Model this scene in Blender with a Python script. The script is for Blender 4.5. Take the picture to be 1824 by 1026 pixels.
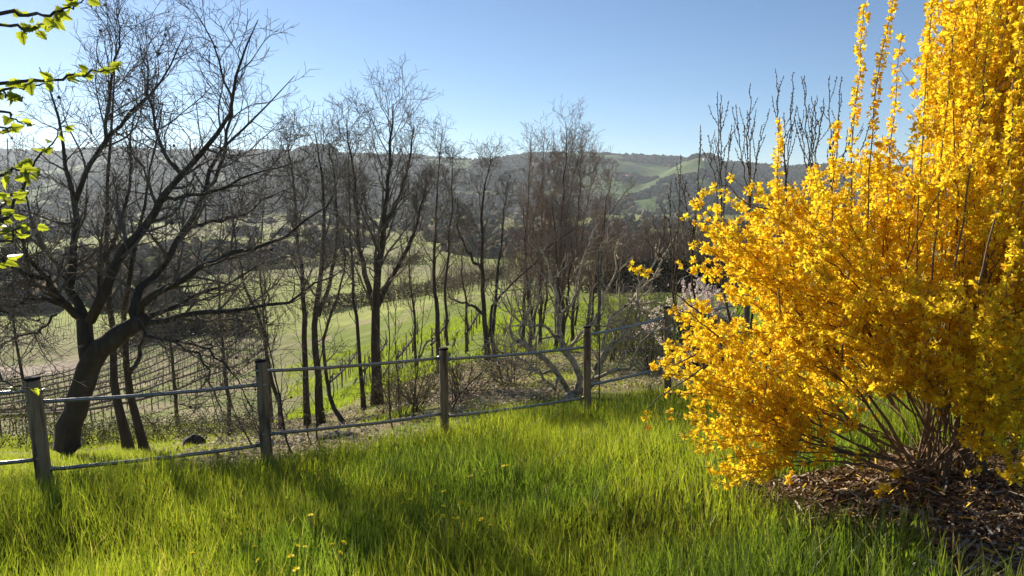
import bpy, math
import numpy as np
from mathutils import Vector
for o in list(bpy.data.objects): bpy.data.objects.remove(o)
SC = bpy.context.scene; COL = SC.collection; PI = math.pi

# ------------------------------------------------------------ camera
TH = math.radians(7.15); F = 1300.0; CX, CY = 912.0, 513.0
cd = bpy.data.cameras.new('camera'); cam = bpy.data.objects.new('camera', cd); COL.objects.link(cam)
cd.sensor_width = 36.0; cd.lens = 36.0*F/1824.0; cd.clip_start = 0.05; cd.clip_end = 20000
cam.location = (0, 0, 0); cam.rotation_euler = (PI/2-TH, 0, 0); SC.camera = cam
# ------------------------------------------------------------ sky, sun, exposure
SUN_AZ, SUN_EL = math.radians(-37), math.radians(22)       # azimuth from +Y towards +X
w = bpy.data.worlds.new('World'); SC.world = w; w.use_nodes = True
nt = w.node_tree; bg = nt.nodes['Background']; sk = nt.nodes.new('ShaderNodeTexSky')
sk.sky_type = 'NISHITA'; sk.sun_disc = False; sk.sun_elevation = SUN_EL; sk.sun_rotation = SUN_AZ
sk.altitude = 1800; sk.air_density = 1.0; sk.dust_density = 0.25; sk.ozone_density = 4.0
nt.links.new(sk.outputs[0], bg.inputs[0]); bg.inputs[1].default_value = 0.060
sd = bpy.data.lights.new('sun', 'SUN'); sd.energy = 5.0; sd.angle = math.radians(0.5); sd.color = (1.0, 0.90, 0.74)
sun = bpy.data.objects.new('sun', sd); COL.objects.link(sun)
SV = Vector((math.sin(SUN_AZ)*math.cos(SUN_EL), math.cos(SUN_AZ)*math.cos(SUN_EL), math.sin(SUN_EL)))
sun.rotation_euler = SV.to_track_quat('Z', 'Y').to_euler(); sun.location = (-20, 20, 30)
SC.view_settings.view_transform = 'Standard'; SC.view_settings.look = 'None'
SC.view_settings.exposure = 1.02; SC.view_settings.gamma = 1.0
SC.render.engine = 'CYCLES'
SC.cycles.volume_bounces = 1; SC.cycles.max_bounces = 8; SC.cycles.transparent_max_bounces = 8

# ------------------------------------------------------------ helpers
def W(px, py, y):
    """point at forward distance y (metres) seen at photograph pixel px, py"""
    v = (CY-py)/F; ry = math.cos(TH)+v*math.sin(TH); rz = v*math.cos(TH)-math.sin(TH)
    return np.array([(px-CX)/F/ry*y, y, rz/ry*y])
def proj(P):
    P = np.asarray(P, float); c, s = math.cos(TH), math.sin(TH)
    d = P[..., 1]*c-P[..., 2]*s; up = P[..., 1]*s+P[..., 2]*c
    d = np.where(d < .05, .05, d)
    return CX+F*P[..., 0]/d, CY-F*up/d
def _hash(i, j, seed):
    n = np.sin(i*127.1+j*311.7+seed*74.7)*43758.5453
    return n-np.floor(n)
def vnoise(x, y, seed=0):
    x = np.asarray(x, float); y = np.asarray(y, float)
    i = np.floor(x); j = np.floor(y); fx = x-i; fy = y-j
    fx = fx*fx*(3-2*fx); fy = fy*fy*(3-2*fy)
    a = _hash(i, j, seed); b = _hash(i+1, j, seed); c = _hash(i, j+1, seed); d = _hash(i+1, j+1, seed)
    return (a*(1-fx)+b*fx)*(1-fy)+(c*(1-fx)+d*fx)*fy
def fbm(x, y, seed=0, o=4):
    s = 0; a = .5; x = np.asarray(x, float); y = np.asarray(y, float)
    for k in range(o):
        s = s+a*vnoise(x, y, seed+k*13); x = x*2.03+5.1; y = y*2.03+1.7; a *= .5
    return s
def sstep(a, b, x):
    t = np.clip((np.asarray(x, float)-a)/(b-a), 0, 1); return t*t*(3-2*t)
# ---- terrain: how low the ground lies at each distance, for five directions
UY = np.array([-.7, -.35, 0, .25, .7])
YY = np.array([6, 8, 10, 13, 18, 26, 38, 60, 100, 200, 500, 1000.])
PYT = np.array([[924, 856, 822, 808, 793, 779, 757, 700, 622, 520, 432, 385],
                [922, 846, 808, 795, 776, 755, 722, 664, 592, 502, 430, 385],
                [905, 820, 766, 706, 663, 622, 584, 546, 515, 478, 427, 385],
                [870, 790, 742, 692, 648, 608, 570, 530, 502, 468, 425, 385],
                [815, 735, 686, 645, 613, 578, 547, 512, 490, 462, 425, 385]], float)
_v = (CY-PYT)/F
SLT = (_v*math.cos(TH)-math.sin(TH))/(math.cos(TH)+_v*math.sin(TH))
RX = np.array([-400, 0, 100, 200, 300, 400, 450, 500, 540, 580, 620, 660, 750, 820, 900, 950, 1010, 1100, 1150, 1200, 1255, 1300, 1360, 1500, 1824, 2300.])
RYp = np.array([285, 276, 280, 272, 275, 274, 277, 276, 279, 281, 282, 283, 285, 288, 283, 278, 279, 284, 289, 291, 294, 297, 303, 300, 290, 285.])
def H(x, y):
    x = np.asarray(x, float); y = np.asarray(y, float); x, y = np.broadcast_arrays(x, y)
    ys = np.maximum(y, 5.0); u = np.clip(x/ys, -.7, .7)
    ly = np.log(np.clip(ys, 6, 1000)); LY = np.log(YY)
    j = np.clip(np.searchsorted(LY, ly)-1, 0, len(YY)-2); t = np.clip((ly-LY[j])/(LY[j+1]-LY[j]), 0, 1)
    i = np.clip(np.searchsorted(UY, u)-1, 0, len(UY)-2); s = np.clip((u-UY[i])/(UY[i+1]-UY[i]), 0, 1)
    s = s*s*(3-2*s)*.5+s*.5
    sl = (SLT[i, j]*(1-t)+SLT[i, j+1]*t)*(1-s)+(SLT[i+1, j]*(1-t)+SLT[i+1, j+1]*t)*s
    z = sl*np.minimum(ys, 1000)
    near = -1.6-.165*y+.075*np.clip(x, -9, 9)
    k = sstep(4.0, 7.5, y); z = near*(1-k)+z*k
    # hills
    far = sstep(1050, 2500, y)
    if np.any(far > 0):
        px = CX+F*x/np.maximum(y, 1)
        top = (350-np.interp(px, RX, RYp))/F*2500
        drop = np.where(y > 2500, (y-2500)*.06, 0)
        h1 = -27+(top+27)*far**1.15-drop
        h2 = 122*np.exp(-((px-575)/np.where(px < 575, 150, 92.))**2)*np.exp(-((y-1700)/420)**2)
        h3 = 94*np.exp(-(np.abs(px-1250)/np.where(px < 1250, 135, 110.))**1.5)*np.exp(-((y-1900)/480)**2)
        h4 = 55*np.exp(-((px-150)/260.)**2)*np.exp(-((y-1500)/300)**2)
        h5 = 60*np.exp(-((px-980)/80.)**2)*np.exp(-((y-2150)/350)**2)
        hn = (fbm(x/330., y/330., 5, 5)-.47)*95*sstep(1050, 1500, y)*(1-.72*sstep(2050, 2500, y))
        hh = np.maximum(np.maximum(h1, -27+h2*1.15), np.maximum(-27+h3*1.3, -27+np.maximum(h4, h5)))+hn*.7
        z = np.where(y > 1000, hh*sstep(1000, 1200, y)+z*(1-sstep(1000, 1200, y)), z)
    z = z+(fbm(x/1.7, y/1.7, 3, 3)-.45)*.10*sstep(2, 5, y)+(fbm(x/14., y/14., 8, 3)-.45)*.9*sstep(22, 60, y)
    z = z+(fbm(x/90., y/90., 9, 3)-.45)*5*sstep(120, 300, y)
    return z
_ysc = np.exp(np.linspace(math.log(3.0), math.log(3000), 900))
def hit(px, py, h=0.0):
    """where the sight line through this point of the view meets the ground (raised by h)"""
    r = W(px, py, 1.0); z = r[2]*_ysc; g = H(r[0]*_ysc, _ysc)+h
    k = int(np.argmax(z <= g)) if np.any(z <= g) else len(_ysc)-1
    y = _ysc[k]; return np.array([r[0]*y, y, float(H(r[0]*y, y))])
def onground(px, y):
    x = (px-CX)/F*y; return np.array([x, y, float(H(x, y))])

def build(name, V, quads=None, tris=None, mat=None, parent=None, loc=None, smooth=False, col=None):
    V = np.asarray(V, np.float32).reshape(-1, 3)
    base = np.zeros(3)
    if parent is not None: base = np.array(parent.matrix_world.translation) if False else np.array(parent['_b'])
    if loc is not None: base = np.asarray(loc, float)
    me = bpy.data.meshes.new(name)
    nq = 0 if quads is None else len(quads); ntr = 0 if tris is None else len(tris)
    me.vertices.add(len(V)); me.vertices.foreach_set('co', (V-base.astype(np.float32)).ravel())
    lp = []; ls = []
    if nq: lp.append(np.asarray(quads, np.int32).ravel()); ls.append(np.arange(nq, dtype=np.int32)*4)
    if ntr: lp.append(np.asarray(tris, np.int32).ravel()); ls.append(np.arange(ntr, dtype=np.int32)*3+nq*4)
    lp = np.concatenate(lp); ls = np.concatenate(ls)
    me.loops.add(len(lp)); me.loops.foreach_set('vertex_index', lp)
    me.polygons.add(nq+ntr); me.polygons.foreach_set('loop_start', ls)
    if smooth: me.polygons.foreach_set('use_smooth', np.ones(nq+ntr, dtype=bool))
    me.update(calc_edges=True)
    if col is not None:
        a = me.color_attributes.new('Col', 'FLOAT_COLOR', 'POINT')
        c = np.ones((len(V), 4), np.float32); c[:, :3] = col; a.data.foreach_set('color', c.ravel())
    if mat: me.materials.append(mat)
    o = bpy.data.objects.new(name, me); COL.objects.link(o)
    if parent is not None: o.parent = parent
    else: o.location = tuple(base)
    return o
def tag(o, label=None, cat=None, group=None, kind=None):
    if label: o['label'] = label
    if cat: o['category'] = cat
    if group: o['group'] = group
    if kind: o['kind'] = kind
    return o
def thing(name, loc, label, cat, group=None):
    o = bpy.data.objects.new(name, None); COL.objects.link(o); o.location = tuple(float(a) for a in loc)
    o.empty_display_size = .2
    o['_b'] = [float(a) for a in loc]
    return tag(o, label, cat, group)
class Bag:
    """collects pieces that belong to ONE part"""
    def __init__(s): s.V = []; s.Q = []; s.T = []; s.C = []; s.n = 0
    def add(s, V, Q=None, T=None, C=None):
        V = np.asarray(V, float).reshape(-1, 3); s.V.append(V)
        if Q is not None and len(Q): s.Q.append(np.asarray(Q, np.int64)+s.n)
        if T is not None and len(T): s.T.append(np.asarray(T, np.int64)+s.n)
        if C is not None: s.C.append(np.broadcast_to(np.asarray(C, float), V.shape))
        s.n += len(V); return s
    def tubes(s, P, R, sides=5, C=None, cap=True):
        P = np.asarray(P, float); R = np.asarray(R, float)
        if P.ndim == 2: P = P[None]; R = R[None]
        M, N, _ = P.shape
        T = np.gradient(P, axis=1); T /= np.linalg.norm(T, axis=2, keepdims=True)+1e-9
        mt = T.mean(axis=1); ref = np.where(np.abs(mt[:, 2:3]) > .8, np.array([[1., 0, 0]]), np.array([[0, 0, 1.]]))
        A = np.cross(T, ref[:, None, :]); A /= np.linalg.norm(A, axis=2, keepdims=True)+1e-9
        B = np.cross(T, A)
        a = np.arange(sides)*2*PI/sides
        V = P[:, :, None, :]+R[:, :, None, None]*(np.cos(a)[None, None, :, None]*A[:, :, None, :]+np.sin(a)[None, None, :, None]*B[:, :, None, :])
        m = np.arange(M)[:, None, None]*N*sides; n = np.arange(N-1)[None, :, None]*sides; k = np.arange(sides)[None, None, :]
        k2 = (k+1) % sides
        Q = np.stack([m+n+k, m+n+k2, m+n+sides+k2, m+n+sides+k], axis=-1).reshape(-1, 4)
        T3 = None
        if cap and M < 60:
            tr = []
            for mm in range(M):
                for (b, fl) in ((mm*N*sides, 1), (mm*N*sides+(N-1)*sides, 0)):
                    for q in range(1, sides-1):
                        tr.append((b, b+q+1, b+q) if fl else (b, b+q, b+q+1))
            T3 = np.array(tr)
        return s.add(V.reshape(-1, 3), Q, T3, C)
    def build(s, name, mat, parent=None, loc=None, smooth=False):
        V = np.concatenate(s.V); Q = np.concatenate(s.Q) if s.Q else None; T = np.concatenate(s.T) if s.T else None
        C = np.concatenate(s.C) if s.C else None
        return build(name, V, Q, T, mat, parent, loc, smooth, C)
def resample(pts, n, rng=None, wob=0.0):
    """smooth curve through the given points with n samples"""
    P = np.asarray(pts, float); m = len(P)
    if m == 2: t = np.linspace(0, 1, n)[:, None]; C = P[0]*(1-t)+P[1]*t
    else:
        e = np.vstack([2*P[0]-P[1], P, 2*P[-1]-P[-2]]); C = []
        for t in np.linspace(0, m-1-1e-6, n):
            i = int(t); f = t-i; a, b, c, d = e[i], e[i+1], e[i+2], e[i+3]
            C.append(.5*((2*b)+(-a+c)*f+(2*a-5*b+4*c-d)*f*f+(-a+3*b-3*c+d)*f**3))
        C = np.array(C)
    if rng is not None and wob: C[1:-1] += rng.normal(0, wob, (n-2, C.shape[1]))
    return C
def grow(P, R, k, rng, t0=.2, t1=1., length=1., lprof=.5, ang=45, angj=12, up=.06, wig=.14, N=5, rf=.6, rtip=.003, lj=.35, rmax=1):
    """children of every polyline in P: (M,N,3) -> (M*k,N,3)"""
    P = np.asarray(P, float); R = np.asarray(R, float)
    if P.ndim == 2: P = P[None]; R = R[None]
    M, NP, _ = P.shape
    t = (np.arange(k)[None, :]+rng.random((M, k)))/k; t = t0+(t1-t0)*t
    f = t*(NP-1); i = np.clip(f.astype(int), 0, NP-2); g = (f-i)[..., None]
    mi = np.arange(M)[:, None]
    pos = P[mi, i]*(1-g)+P[mi, i+1]*g; rr = R[mi, i]*(1-g[..., 0])+R[mi, i+1]*g[..., 0]
    T = P[mi, i+1]-P[mi, i]; T /= np.linalg.norm(T, axis=2, keepdims=True)+1e-9
    ph = np.arange(k)[None, :]*2.4+rng.random((M, 1))*6.28+rng.normal(0, .5, (M, k))
    ref = np.where(np.abs(T[..., 2:3]) > .9, np.array([1., 0, 0]), np.array([0, 0, 1.]))
    A = np.cross(T, ref); A /= np.linalg.norm(A, axis=2, keepdims=True)+1e-9; B = np.cross(T, A)
    a = np.radians(ang+rng.normal(0, angj, (M, k)))[..., None]
    D = np.cos(a)*T+np.sin(a)*(np.cos(ph)[..., None]*A+np.sin(ph)[..., None]*B)
    L = length*(1-lprof*(t-t0)/(t1-t0+1e-9))*(1+rng.uniform(-lj, lj, (M, k)))
    if np.ndim(length): pass
    D = D.reshape(-1, 3); pos = pos.reshape(-1, 3); L = L.reshape(-1); rr = rr.reshape(-1)
    out = [pos]; d = D
    for n in range(N-1):
        d = d+rng.normal(0, wig, d.shape); d[:, 2] += up; d /= np.linalg.norm(d, axis=1, keepdims=True)+1e-9
        out.append(out[-1]+d*(L/(N-1))[:, None])
    Q = np.stack(out, 1); r0 = np.minimum(np.maximum(rr*rf, rtip*1.3), rmax)
    s = np.linspace(0, 1, N)[None, :]
    return Q, r0[:, None]*(1-s)+rtip*s

# ------------------------------------------------------------ materials
def mat(name, base=(.2, .2, .2), rough=.8, spec=.3, metal=0, noise=None, col=False, trans=0, transcol=None, bump=None, vary=.0, coords='Generated', sheen=0):
    m = bpy.data.materials.new(name); m.use_nodes = True; nt = m.node_tree; N = nt.nodes; L = nt.links
    b = N['Principled BSDF']; b.inputs['Roughness'].default_value = rough; b.inputs['Metallic'].default_value = metal
    b.inputs['Specular IOR Level'].default_value = spec; b.inputs['Base Color'].default_value = (*base, 1)
    src = None; geo = N.new('ShaderNodeNewGeometry')
    if col:
        a = N.new('ShaderNodeAttribute'); a.attribute_name = 'Col'; src = a.outputs['Color']
    if noise:
        scale, c2, lo, hi = noise[:4]; stretch = noise[4] if len(noise) > 4 else (1, 1, 1)
        mp = N.new('ShaderNodeMapping'); mp.inputs['Scale'].default_value = stretch; L.new(geo.outputs['Position'], mp.inputs['Vector'])
        n = N.new('ShaderNodeTexNoise'); n.inputs['Scale'].default_value = scale; n.inputs['Detail'].default_value = 6; n.inputs['Roughness'].default_value = .65
        L.new(mp.outputs[0], n.inputs['Vector'])
        r = N.new('ShaderNodeMapRange'); r.inputs['From Min'].default_value = lo; r.inputs['From Max'].default_value = hi; L.new(n.outputs['Fac'], r.inputs['Value'])
        mx = N.new('ShaderNodeMix'); mx.data_type = 'RGBA'; L.new(r.outputs[0], mx.inputs['Factor'])
        if src: L.new(src, mx.inputs['A'])
        else: mx.inputs['A'].default_value = (*base, 1)
        mx.inputs['B'].default_value = (*c2, 1); src = mx.outputs['Result']
    if src: L.new(src, b.inputs['Base Color'])
    if bump:
        mp = N.new('ShaderNodeMapping'); mp.inputs['Scale'].default_value = bump[2] if len(bump) > 2 else (1, 1, 1); L.new(geo.outputs['Position'], mp.inputs['Vector'])
        n = N.new('ShaderNodeTexNoise'); n.inputs['Scale'].default_value = bump[0]; n.inputs['Detail'].default_value = 5; L.new(mp.outputs[0], n.inputs['Vector'])
        bp = N.new('ShaderNodeBump'); bp.inputs['Strength'].default_value = 1; bp.inputs['Distance'].default_value = bump[1]
        L.new(n.outputs['Fac'], bp.inputs['Height']); L.new(bp.outputs[0], b.inputs['Normal'])
    if trans:
        t = N.new('ShaderNodeBsdfTranslucent'); mxs = N.new('ShaderNodeMixShader'); mxs.inputs[0].default_value = trans
        if transcol is not None and src:
            mm = N.new('ShaderNodeMix'); mm.data_type = 'RGBA'; mm.blend_type = 'MULTIPLY'; mm.inputs['Factor'].default_value = 1
            L.new(src, mm.inputs['A']); mm.inputs['B'].default_value = (*transcol, 1); L.new(mm.outputs['Result'], t.inputs[0])
        elif transcol is not None: t.inputs[0].default_value = (*transcol, 1)
        elif src: L.new(src, t.inputs[0])
        out = N['Material Output']; L.new(b.outputs[0], mxs.inputs[1]); L.new(t.outputs[0], mxs.inputs[2]); L.new(mxs.outputs[0], out.inputs['Surface'])
    return m
M_bark = mat('dark_bark', (.065, .055, .045), .95, .1, noise=(9, (.10, .088, .072), .45, .7, (1, 1, .25)), bump=(40, .012, (1, 1, .2)))
M_bark2 = mat('brown_bark', (.075, .060, .047), .95, .1, noise=(9, (.15, .13, .10), .45, .7, (1, 1, .3)), bump=(40, .008, (1, 1, .2)))
M_twig = mat('dark_twigs', (.16, .135, .11), .9, .15, noise=(3, (.15, .13, .10), .4, .7))
M_twigb = mat('russet_twigs', (.23, .165, .125), .9, .15, noise=(3, (.19, .15, .115), .4, .7))
M_fig = mat('pale_fig_bark', (.54, .45, .31), .9, .1, noise=(14, (.13, .12, .095), .45, .65), bump=(60, .004))
M_post = mat('weathered_post_wood', (.36, .26, .155), .9, .15, noise=(22, (.075, .055, .038), .45, .65, (1, 1, .08)), bump=(60, .010, (1, 1, .06)))
M_cap = mat('tarred_post_top', (.022, .020, .018), .9, .2, noise=(60, (.06, .055, .05), .5, .8))
M_rail = mat('galvanised_pipe', (.34, .33, .31), .38, .5, .75, noise=(25, (.10, .085, .065), .5, .75), bump=(90, .001))
M_bolt = mat('steel_bolt', (.45, .45, .44), .35, .5, 1)
M_grass = mat('grass_blades', rough=.5, spec=.3, col=True, trans=.55, transcol=(1.60, 1.64, .5))
M_leaf = mat('young_leaf', rough=.45, spec=.35, col=True, trans=.6, transcol=(1.7, 1.55, .45))
M_ivy = mat('bramble_leaf', rough=.7, spec=.12, col=True, trans=.3, transcol=(1.3, 1.3, .6))
M_blos = mat('yellow_blossom', rough=.6, spec=.15, col=True, trans=.58, transcol=(1.06, 1.08, .9))
M_pink = mat('pale_pink_blossom', rough=.6, spec=.15, col=True, trans=.35)
M_fstem = mat('forsythia_bark', (.19, .13, .08), .85, .2, noise=(30, (.24, .19, .135), .5, .7, (1, 1, .4)), bump=(70, .004))
M_mulch = mat('mulch_bits', rough=.9, spec=.15, col=True)
M_litter = mat('dead_leaf', rough=.8, spec=.15, col=True, trans=.15)
M_rock = mat('dark_stone', (.05, .046, .042), .9, .2, noise=(12, (.13, .12, .105), .5, .75), bump=(25, .02))
M_mound = mat('grey_earth', (.17, .145, .115), .95, .1, noise=(12, (.08, .068, .052), .45, .7), bump=(18, .05))
M_wall = mat('farm_wall', (.50, .44, .36), .9, .1, noise=(.6, (.62, .56, .48), .4, .7))
M_roof = mat('farm_roof', (.30, .15, .10), .9, .1, noise=(.8, (.22, .11, .08), .4, .7))
M_win = mat('dark_window', (.05, .05, .05), .4, .5)
M_wood = mat('far_woodland_canopy', rough=1, spec=0, col=True)
M_wire = mat('pale_cord', (.55, .52, .45), .7, .3)
M_stake = mat('garden_stake_cane', (.10, .11, .06), .8, .3)
M_pole = mat('grey_pole', (.3, .3, .3), .7, .3)
M_vine = mat('vine_wood', (.085, .065, .05), .95, .1)
M_vpost = mat('vineyard_post_wood', (.14, .115, .09), .95, .1)
M_dand = mat('dandelion_yellow', (.88, .78, .02), .6, .2, trans=.2, transcol=(.9, .7, .05))
M_dstem = mat('dandelion_stem', (.16, .22, .06), .6, .3)

# ------------------------------------------------------------ ground sheet
def ground():
    nu, nv = 520, 640
    u = np.linspace(-1.35, 1.35, nu); v = np.linspace(0, 1, nv)
    y = -14+9.0*(np.exp(v*6.13)-1)
    Y = np.repeat(y[:, None], nu, 1); X = u[None, :]*(Y+22)
    Z = H(X, Y)
    px, py = proj(np.stack([X, Y, Z], -1))
    far = Y > 90
    n1 = fbm(X/3., Y/3., 21, 4); n2 = fbm(X/.6, Y/.6, 22, 3); n3 = fbm(X/60, Y/60, 23, 4)
    def c(*a): return np.array(a, float)[None, None, :]
    def mixc(A, B, t): return A*(1-t[..., None])+B*t[..., None]
    soil = c(.050, .040, .026); grass = c(.085, .125, .024); lit = c(.30, .25, .165); mead = c(.17, .21, .045)
    dry = c(.25, .22, .12); fieldg = c(.16, .20, .036)
    C = mixc(soil+0*Z[..., None], grass, sstep(.35, .6, n1)*.5)
    # meadow beyond the fence
    C = mixc(C, mixc(mead+0*C, dry, sstep(.42, .6, n1)), sstep(8.0, 9.0, Y-(X+2.7)*.6))
    # leaf litter under the trees
    lm = sstep(9.5, 11, Y)*(1-sstep(22, 26, Y))*sstep(380, 470, px)*(1-sstep(900, 960, px))*sstep(.33, .55, fbm(X/1.6, Y/1.6, 31, 4))
    C = mixc(C, lit+0*C, lm*.55)
    # bright field in the middle, with pale bare patches
    fm = sstep(23, 27, Y)*(1-sstep(74, 78, Y))*sstep(520, 600, px)
    C = mixc(C, fieldg+(n1[..., None]-.45)*.06, fm)
    # vineyard earth on the left slope
    vm = sstep(26, 32, Y)*(1-sstep(92, 97, Y))*(1-sstep(470, 540, px))
    C = mixc(C, mixc(c(.28, .245, .145)+0*C, c(.19, .215, .075), sstep(.38, .6, n1)), vm)
    # mid valley: yellow-green vineyard field, then strips
    mv = sstep(90, 96, Y)*(1-sstep(950, 1150, Y))
    strip = vnoise((X*.55+Y*.84)/38., (X*.84-Y*.55)/160., 41)
    A = mixc(c(.26, .29, .085)+0*C, c(.22, .215, .10), sstep(.35, .7, strip)); A = mixc(A, c(.20, .185, .11)+0*C, sstep(.7, .82, n3))
    C = mixc(C, A, mv)
    # pale bank at the field edge
    bk = np.exp(-((Y-80-(X+40)*.12)/5.5)**2)*(1-sstep(140, 200, px))
    C = mixc(C, c(.36, .30, .24)+(n2[..., None]-.45)*.2, np.clip(bk*1.4, 0, 1))
    # hills: woods and fields
    a, b = X/95., Y/150.
    f1 = vnoise(a, b, 51); f2 = vnoise(a*2.3, b*2.7, 52)
    wood = c(.036, .031, .027); hg = c(.070, .115, .034); hb = c(.10, .095, .060)
    D = mixc(hg+0*C, hb, sstep(.45, .62, f2)); D = mixc(D, hg*1.35+0*C, sstep(.7, .75, f2))
    D = mixc(D, wood+0*C, woodmask(X, Y))
    ter = .5+.5*np.sin(Z*.9)                                # terraces of the right hill
    D = mixc(D, D*1.25, (ter > .5)*(px > 1120)*(Y > 1500)*.7)
    C = mixc(C, D, sstep(950, 1150, Y))
    # mulch bed
    mb = mulchmask(X, Y)
    C = mixc(C, c(.055, .036, .024)+0*C, mb)
    V = np.stack([X, Y, Z], -1).reshape(-1, 3)
    i = np.arange(nv-1)[:, None]*nu+np.arange(nu-1)[None, :]
    Q = np.stack([i, i+1, i+nu+1, i+nu], -1).reshape(-1, 4)
    m = mat('ground_cover', rough=1, spec=.05, col=True)
    N = m.node_tree.nodes; L = m.node_tree.links; g = N.new('ShaderNodeNewGeometry')
    att = [n for n in N if n.type == 'ATTRIBUTE'][0]; b = N['Principled BSDF']
    def nz(s, d=6):
        n = N.new('ShaderNodeTexNoise'); n.inputs['Scale'].default_value = s; n.inputs['Detail'].default_value = d; n.inputs['Roughness'].default_value = .7
        L.new(g.outputs['Position'], n.inputs['Vector']); return n
    n1_, n2_, n3_ = nz(7), nz(.35), nz(.02)
    ad = N.new('ShaderNodeMath'); ad.operation = 'ADD'; L.new(n1_.outputs[0], ad.inputs[0]); L.new(n2_.outputs[0], ad.inputs[1])
    ad2 = N.new('ShaderNodeMath'); ad2.operation = 'ADD'; L.new(ad.outputs[0], ad2.inputs[0]); L.new(n3_.outputs[0], ad2.inputs[1])
    mr = N.new('ShaderNodeMapRange'); mr.inputs['From Min'].default_value = 1.1; mr.inputs['From Max'].default_value = 1.9; mr.inputs['To Min'].default_value = .45; mr.inputs['To Max'].default_value = 1.6
    L.new(ad2.outputs[0], mr.inputs['Value'])
    mx = N.new('ShaderNodeMix'); mx.data_type = 'RGBA'; mx.blend_type = 'MULTIPLY'; mx.inputs['Factor'].default_value = 1
    L.new(att.outputs['Color'], mx.inputs['A']); L.new(mr.outputs[0], mx.inputs['B']); L.new(mx.outputs['Result'], b.inputs['Base Color'])
    bp = N.new('ShaderNodeBump'); bp.inputs['Distance'].default_value = .05; L.new(n1_.outputs[0], bp.inputs['Height']); L.new(bp.outputs[0], b.inputs['Normal'])
    o = build('ground', V, Q, None, m, None, (0, 0, 0), True, np.clip(C, .01, .8).reshape(-1, 3))
    tag(o, kind='structure')
def mulchmask(X, Y):
    X = np.asarray(X, float); Y = np.asarray(Y, float)
    r = np.sqrt(((X-3.65)/1.85)**2+((Y-4.75)/1.75)**2)+(fbm(X*1.7, Y*1.7, 61, 3)-.45)*.55
    return 1-sstep(.82, 1.06, r)
def woodmask(X, Y):
    px = CX+F*np.asarray(X)/np.maximum(Y, 1)
    n = fbm(np.asarray(X)/95., np.asarray(Y)/150., 71, 5)
    thr = np.interp(px, [0, 400, 680, 760, 1000, 1100, 1250, 1500], [.41, .385, .36, .42, .43, .46, .455, .42])
    ridge = sstep(2300, 2450, Y)*.05
    thr = thr+.20*np.exp(-((px-1150)/75.)**2)*sstep(1000, 1150, Y)*(1-sstep(1500, 1700, Y))+.035*np.exp(-((px-1245)/60.)**2)*sstep(1750, 1900, Y)*vnoise(np.asarray(X)/400., np.asarray(Y)/45., 17)*2
    return sstep(thr, thr+.03, n+ridge)
ground()

# ------------------------------------------------------------ far woodland and hedges
ICO = None
def ico():
    global ICO
    if ICO is None:
        p = (1+5**.5)/2
        v = np.array([(-1, p, 0), (1, p, 0), (-1, -p, 0), (1, -p, 0), (0, -1, p), (0, 1, p), (0, -1, -p), (0, 1, -p), (p, 0, -1), (p, 0, 1), (-p, 0, -1), (-p, 0, 1)], float)
        v /= np.linalg.norm(v[0])
        f = np.array([(0, 11, 5), (0, 5, 1), (0, 1, 7), (0, 7, 10), (0, 10, 11), (1, 5, 9), (5, 11, 4), (11, 10, 2), (10, 7, 6), (7, 1, 8), (3, 9, 4), (3, 4, 2), (3, 2, 6), (3, 6, 8), (3, 8, 9), (4, 9, 5), (2, 4, 11), (6, 2, 10), (8, 6, 7), (9, 8, 1)])
        ICO = (v, f)
    return ICO
def lumps(P, R, rng, cols, jit=.35, flat=1.0):
    v, f = ico(); M = len(P)
    V = v[None]*(1+rng.normal(0, jit, (M, 12, 1)))*np.asarray(R)[:, None, None]*np.array([1, 1, flat])[None, None]+P[:, None, :]
    T = f[None]+np.arange(M)[:, None, None]*12
    C = np.repeat(cols[:, None, :], 12, 1)*(1+rng.normal(0, .15, (M, 12, 1)))
    return V.reshape(-1, 3), T.reshape(-1, 3), np.clip(C, .005, .9).reshape(-1, 3)
def far_wood():
    rng = np.random.default_rng(5); n = 90000
    y = rng.uniform(1080, 2620, n); u = rng.uniform(-.78, .45, n); x = u*y
    k = (woodmask(x, y)*rng.random(n) > .3); x, y = x[k][:26000], y[k][:26000]
    z = H(x, y); r = rng.uniform(3.5, 7.5, len(x)); P = np.stack([x, y, z+r*.4], 1)
    base = np.array([[.034, .030, .030], [.046, .038, .034], [.034, .040, .024], [.020, .028, .018], [.085, .070, .052]])[rng.choice(5, len(x), p=[.4, .27, .15, .12, .06])]
    b = Bag(); V, T, C = lumps(P, r, rng, base); b.add(V, None, T, C)
    o = b.build('woodland', M_wood, None, (0, 1500, 0)); tag(o, 'dark bare woodland covering the far hills', 'woodland', kind='stuff')
    # copses and hedges on the valley floor
    b = Bag()
    n = 4500; y = np.exp(rng.uniform(math.log(150), math.log(1150), n)); x = rng.uniform(-.8, .5, n)*y
    m = fbm(x/70., y/120., 91, 3)+sstep(260, 700, y)*.06; k = m > .50; x, y = x[k], y[k]
    r = rng.uniform(1.2, 3.2, len(x))*(1+y/900.); z = H(x, y)
    base = np.array([[.07, .055, .045], [.095, .075, .055], [.05, .06, .03], [.13, .11, .08]])[rng.choice(4, len(x))]
    V, T, C = lumps(np.stack([x, y, z+r*.5], 1), r, rng, base, .4); b.add(V, None, T, C)
    o = b.build('valley_scrub', M_wood, None, (0, 400, 0)); tag(o, 'bare brown copses and hedgerows scattered over the valley floor', 'scrub', kind='stuff')
far_wood()

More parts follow.
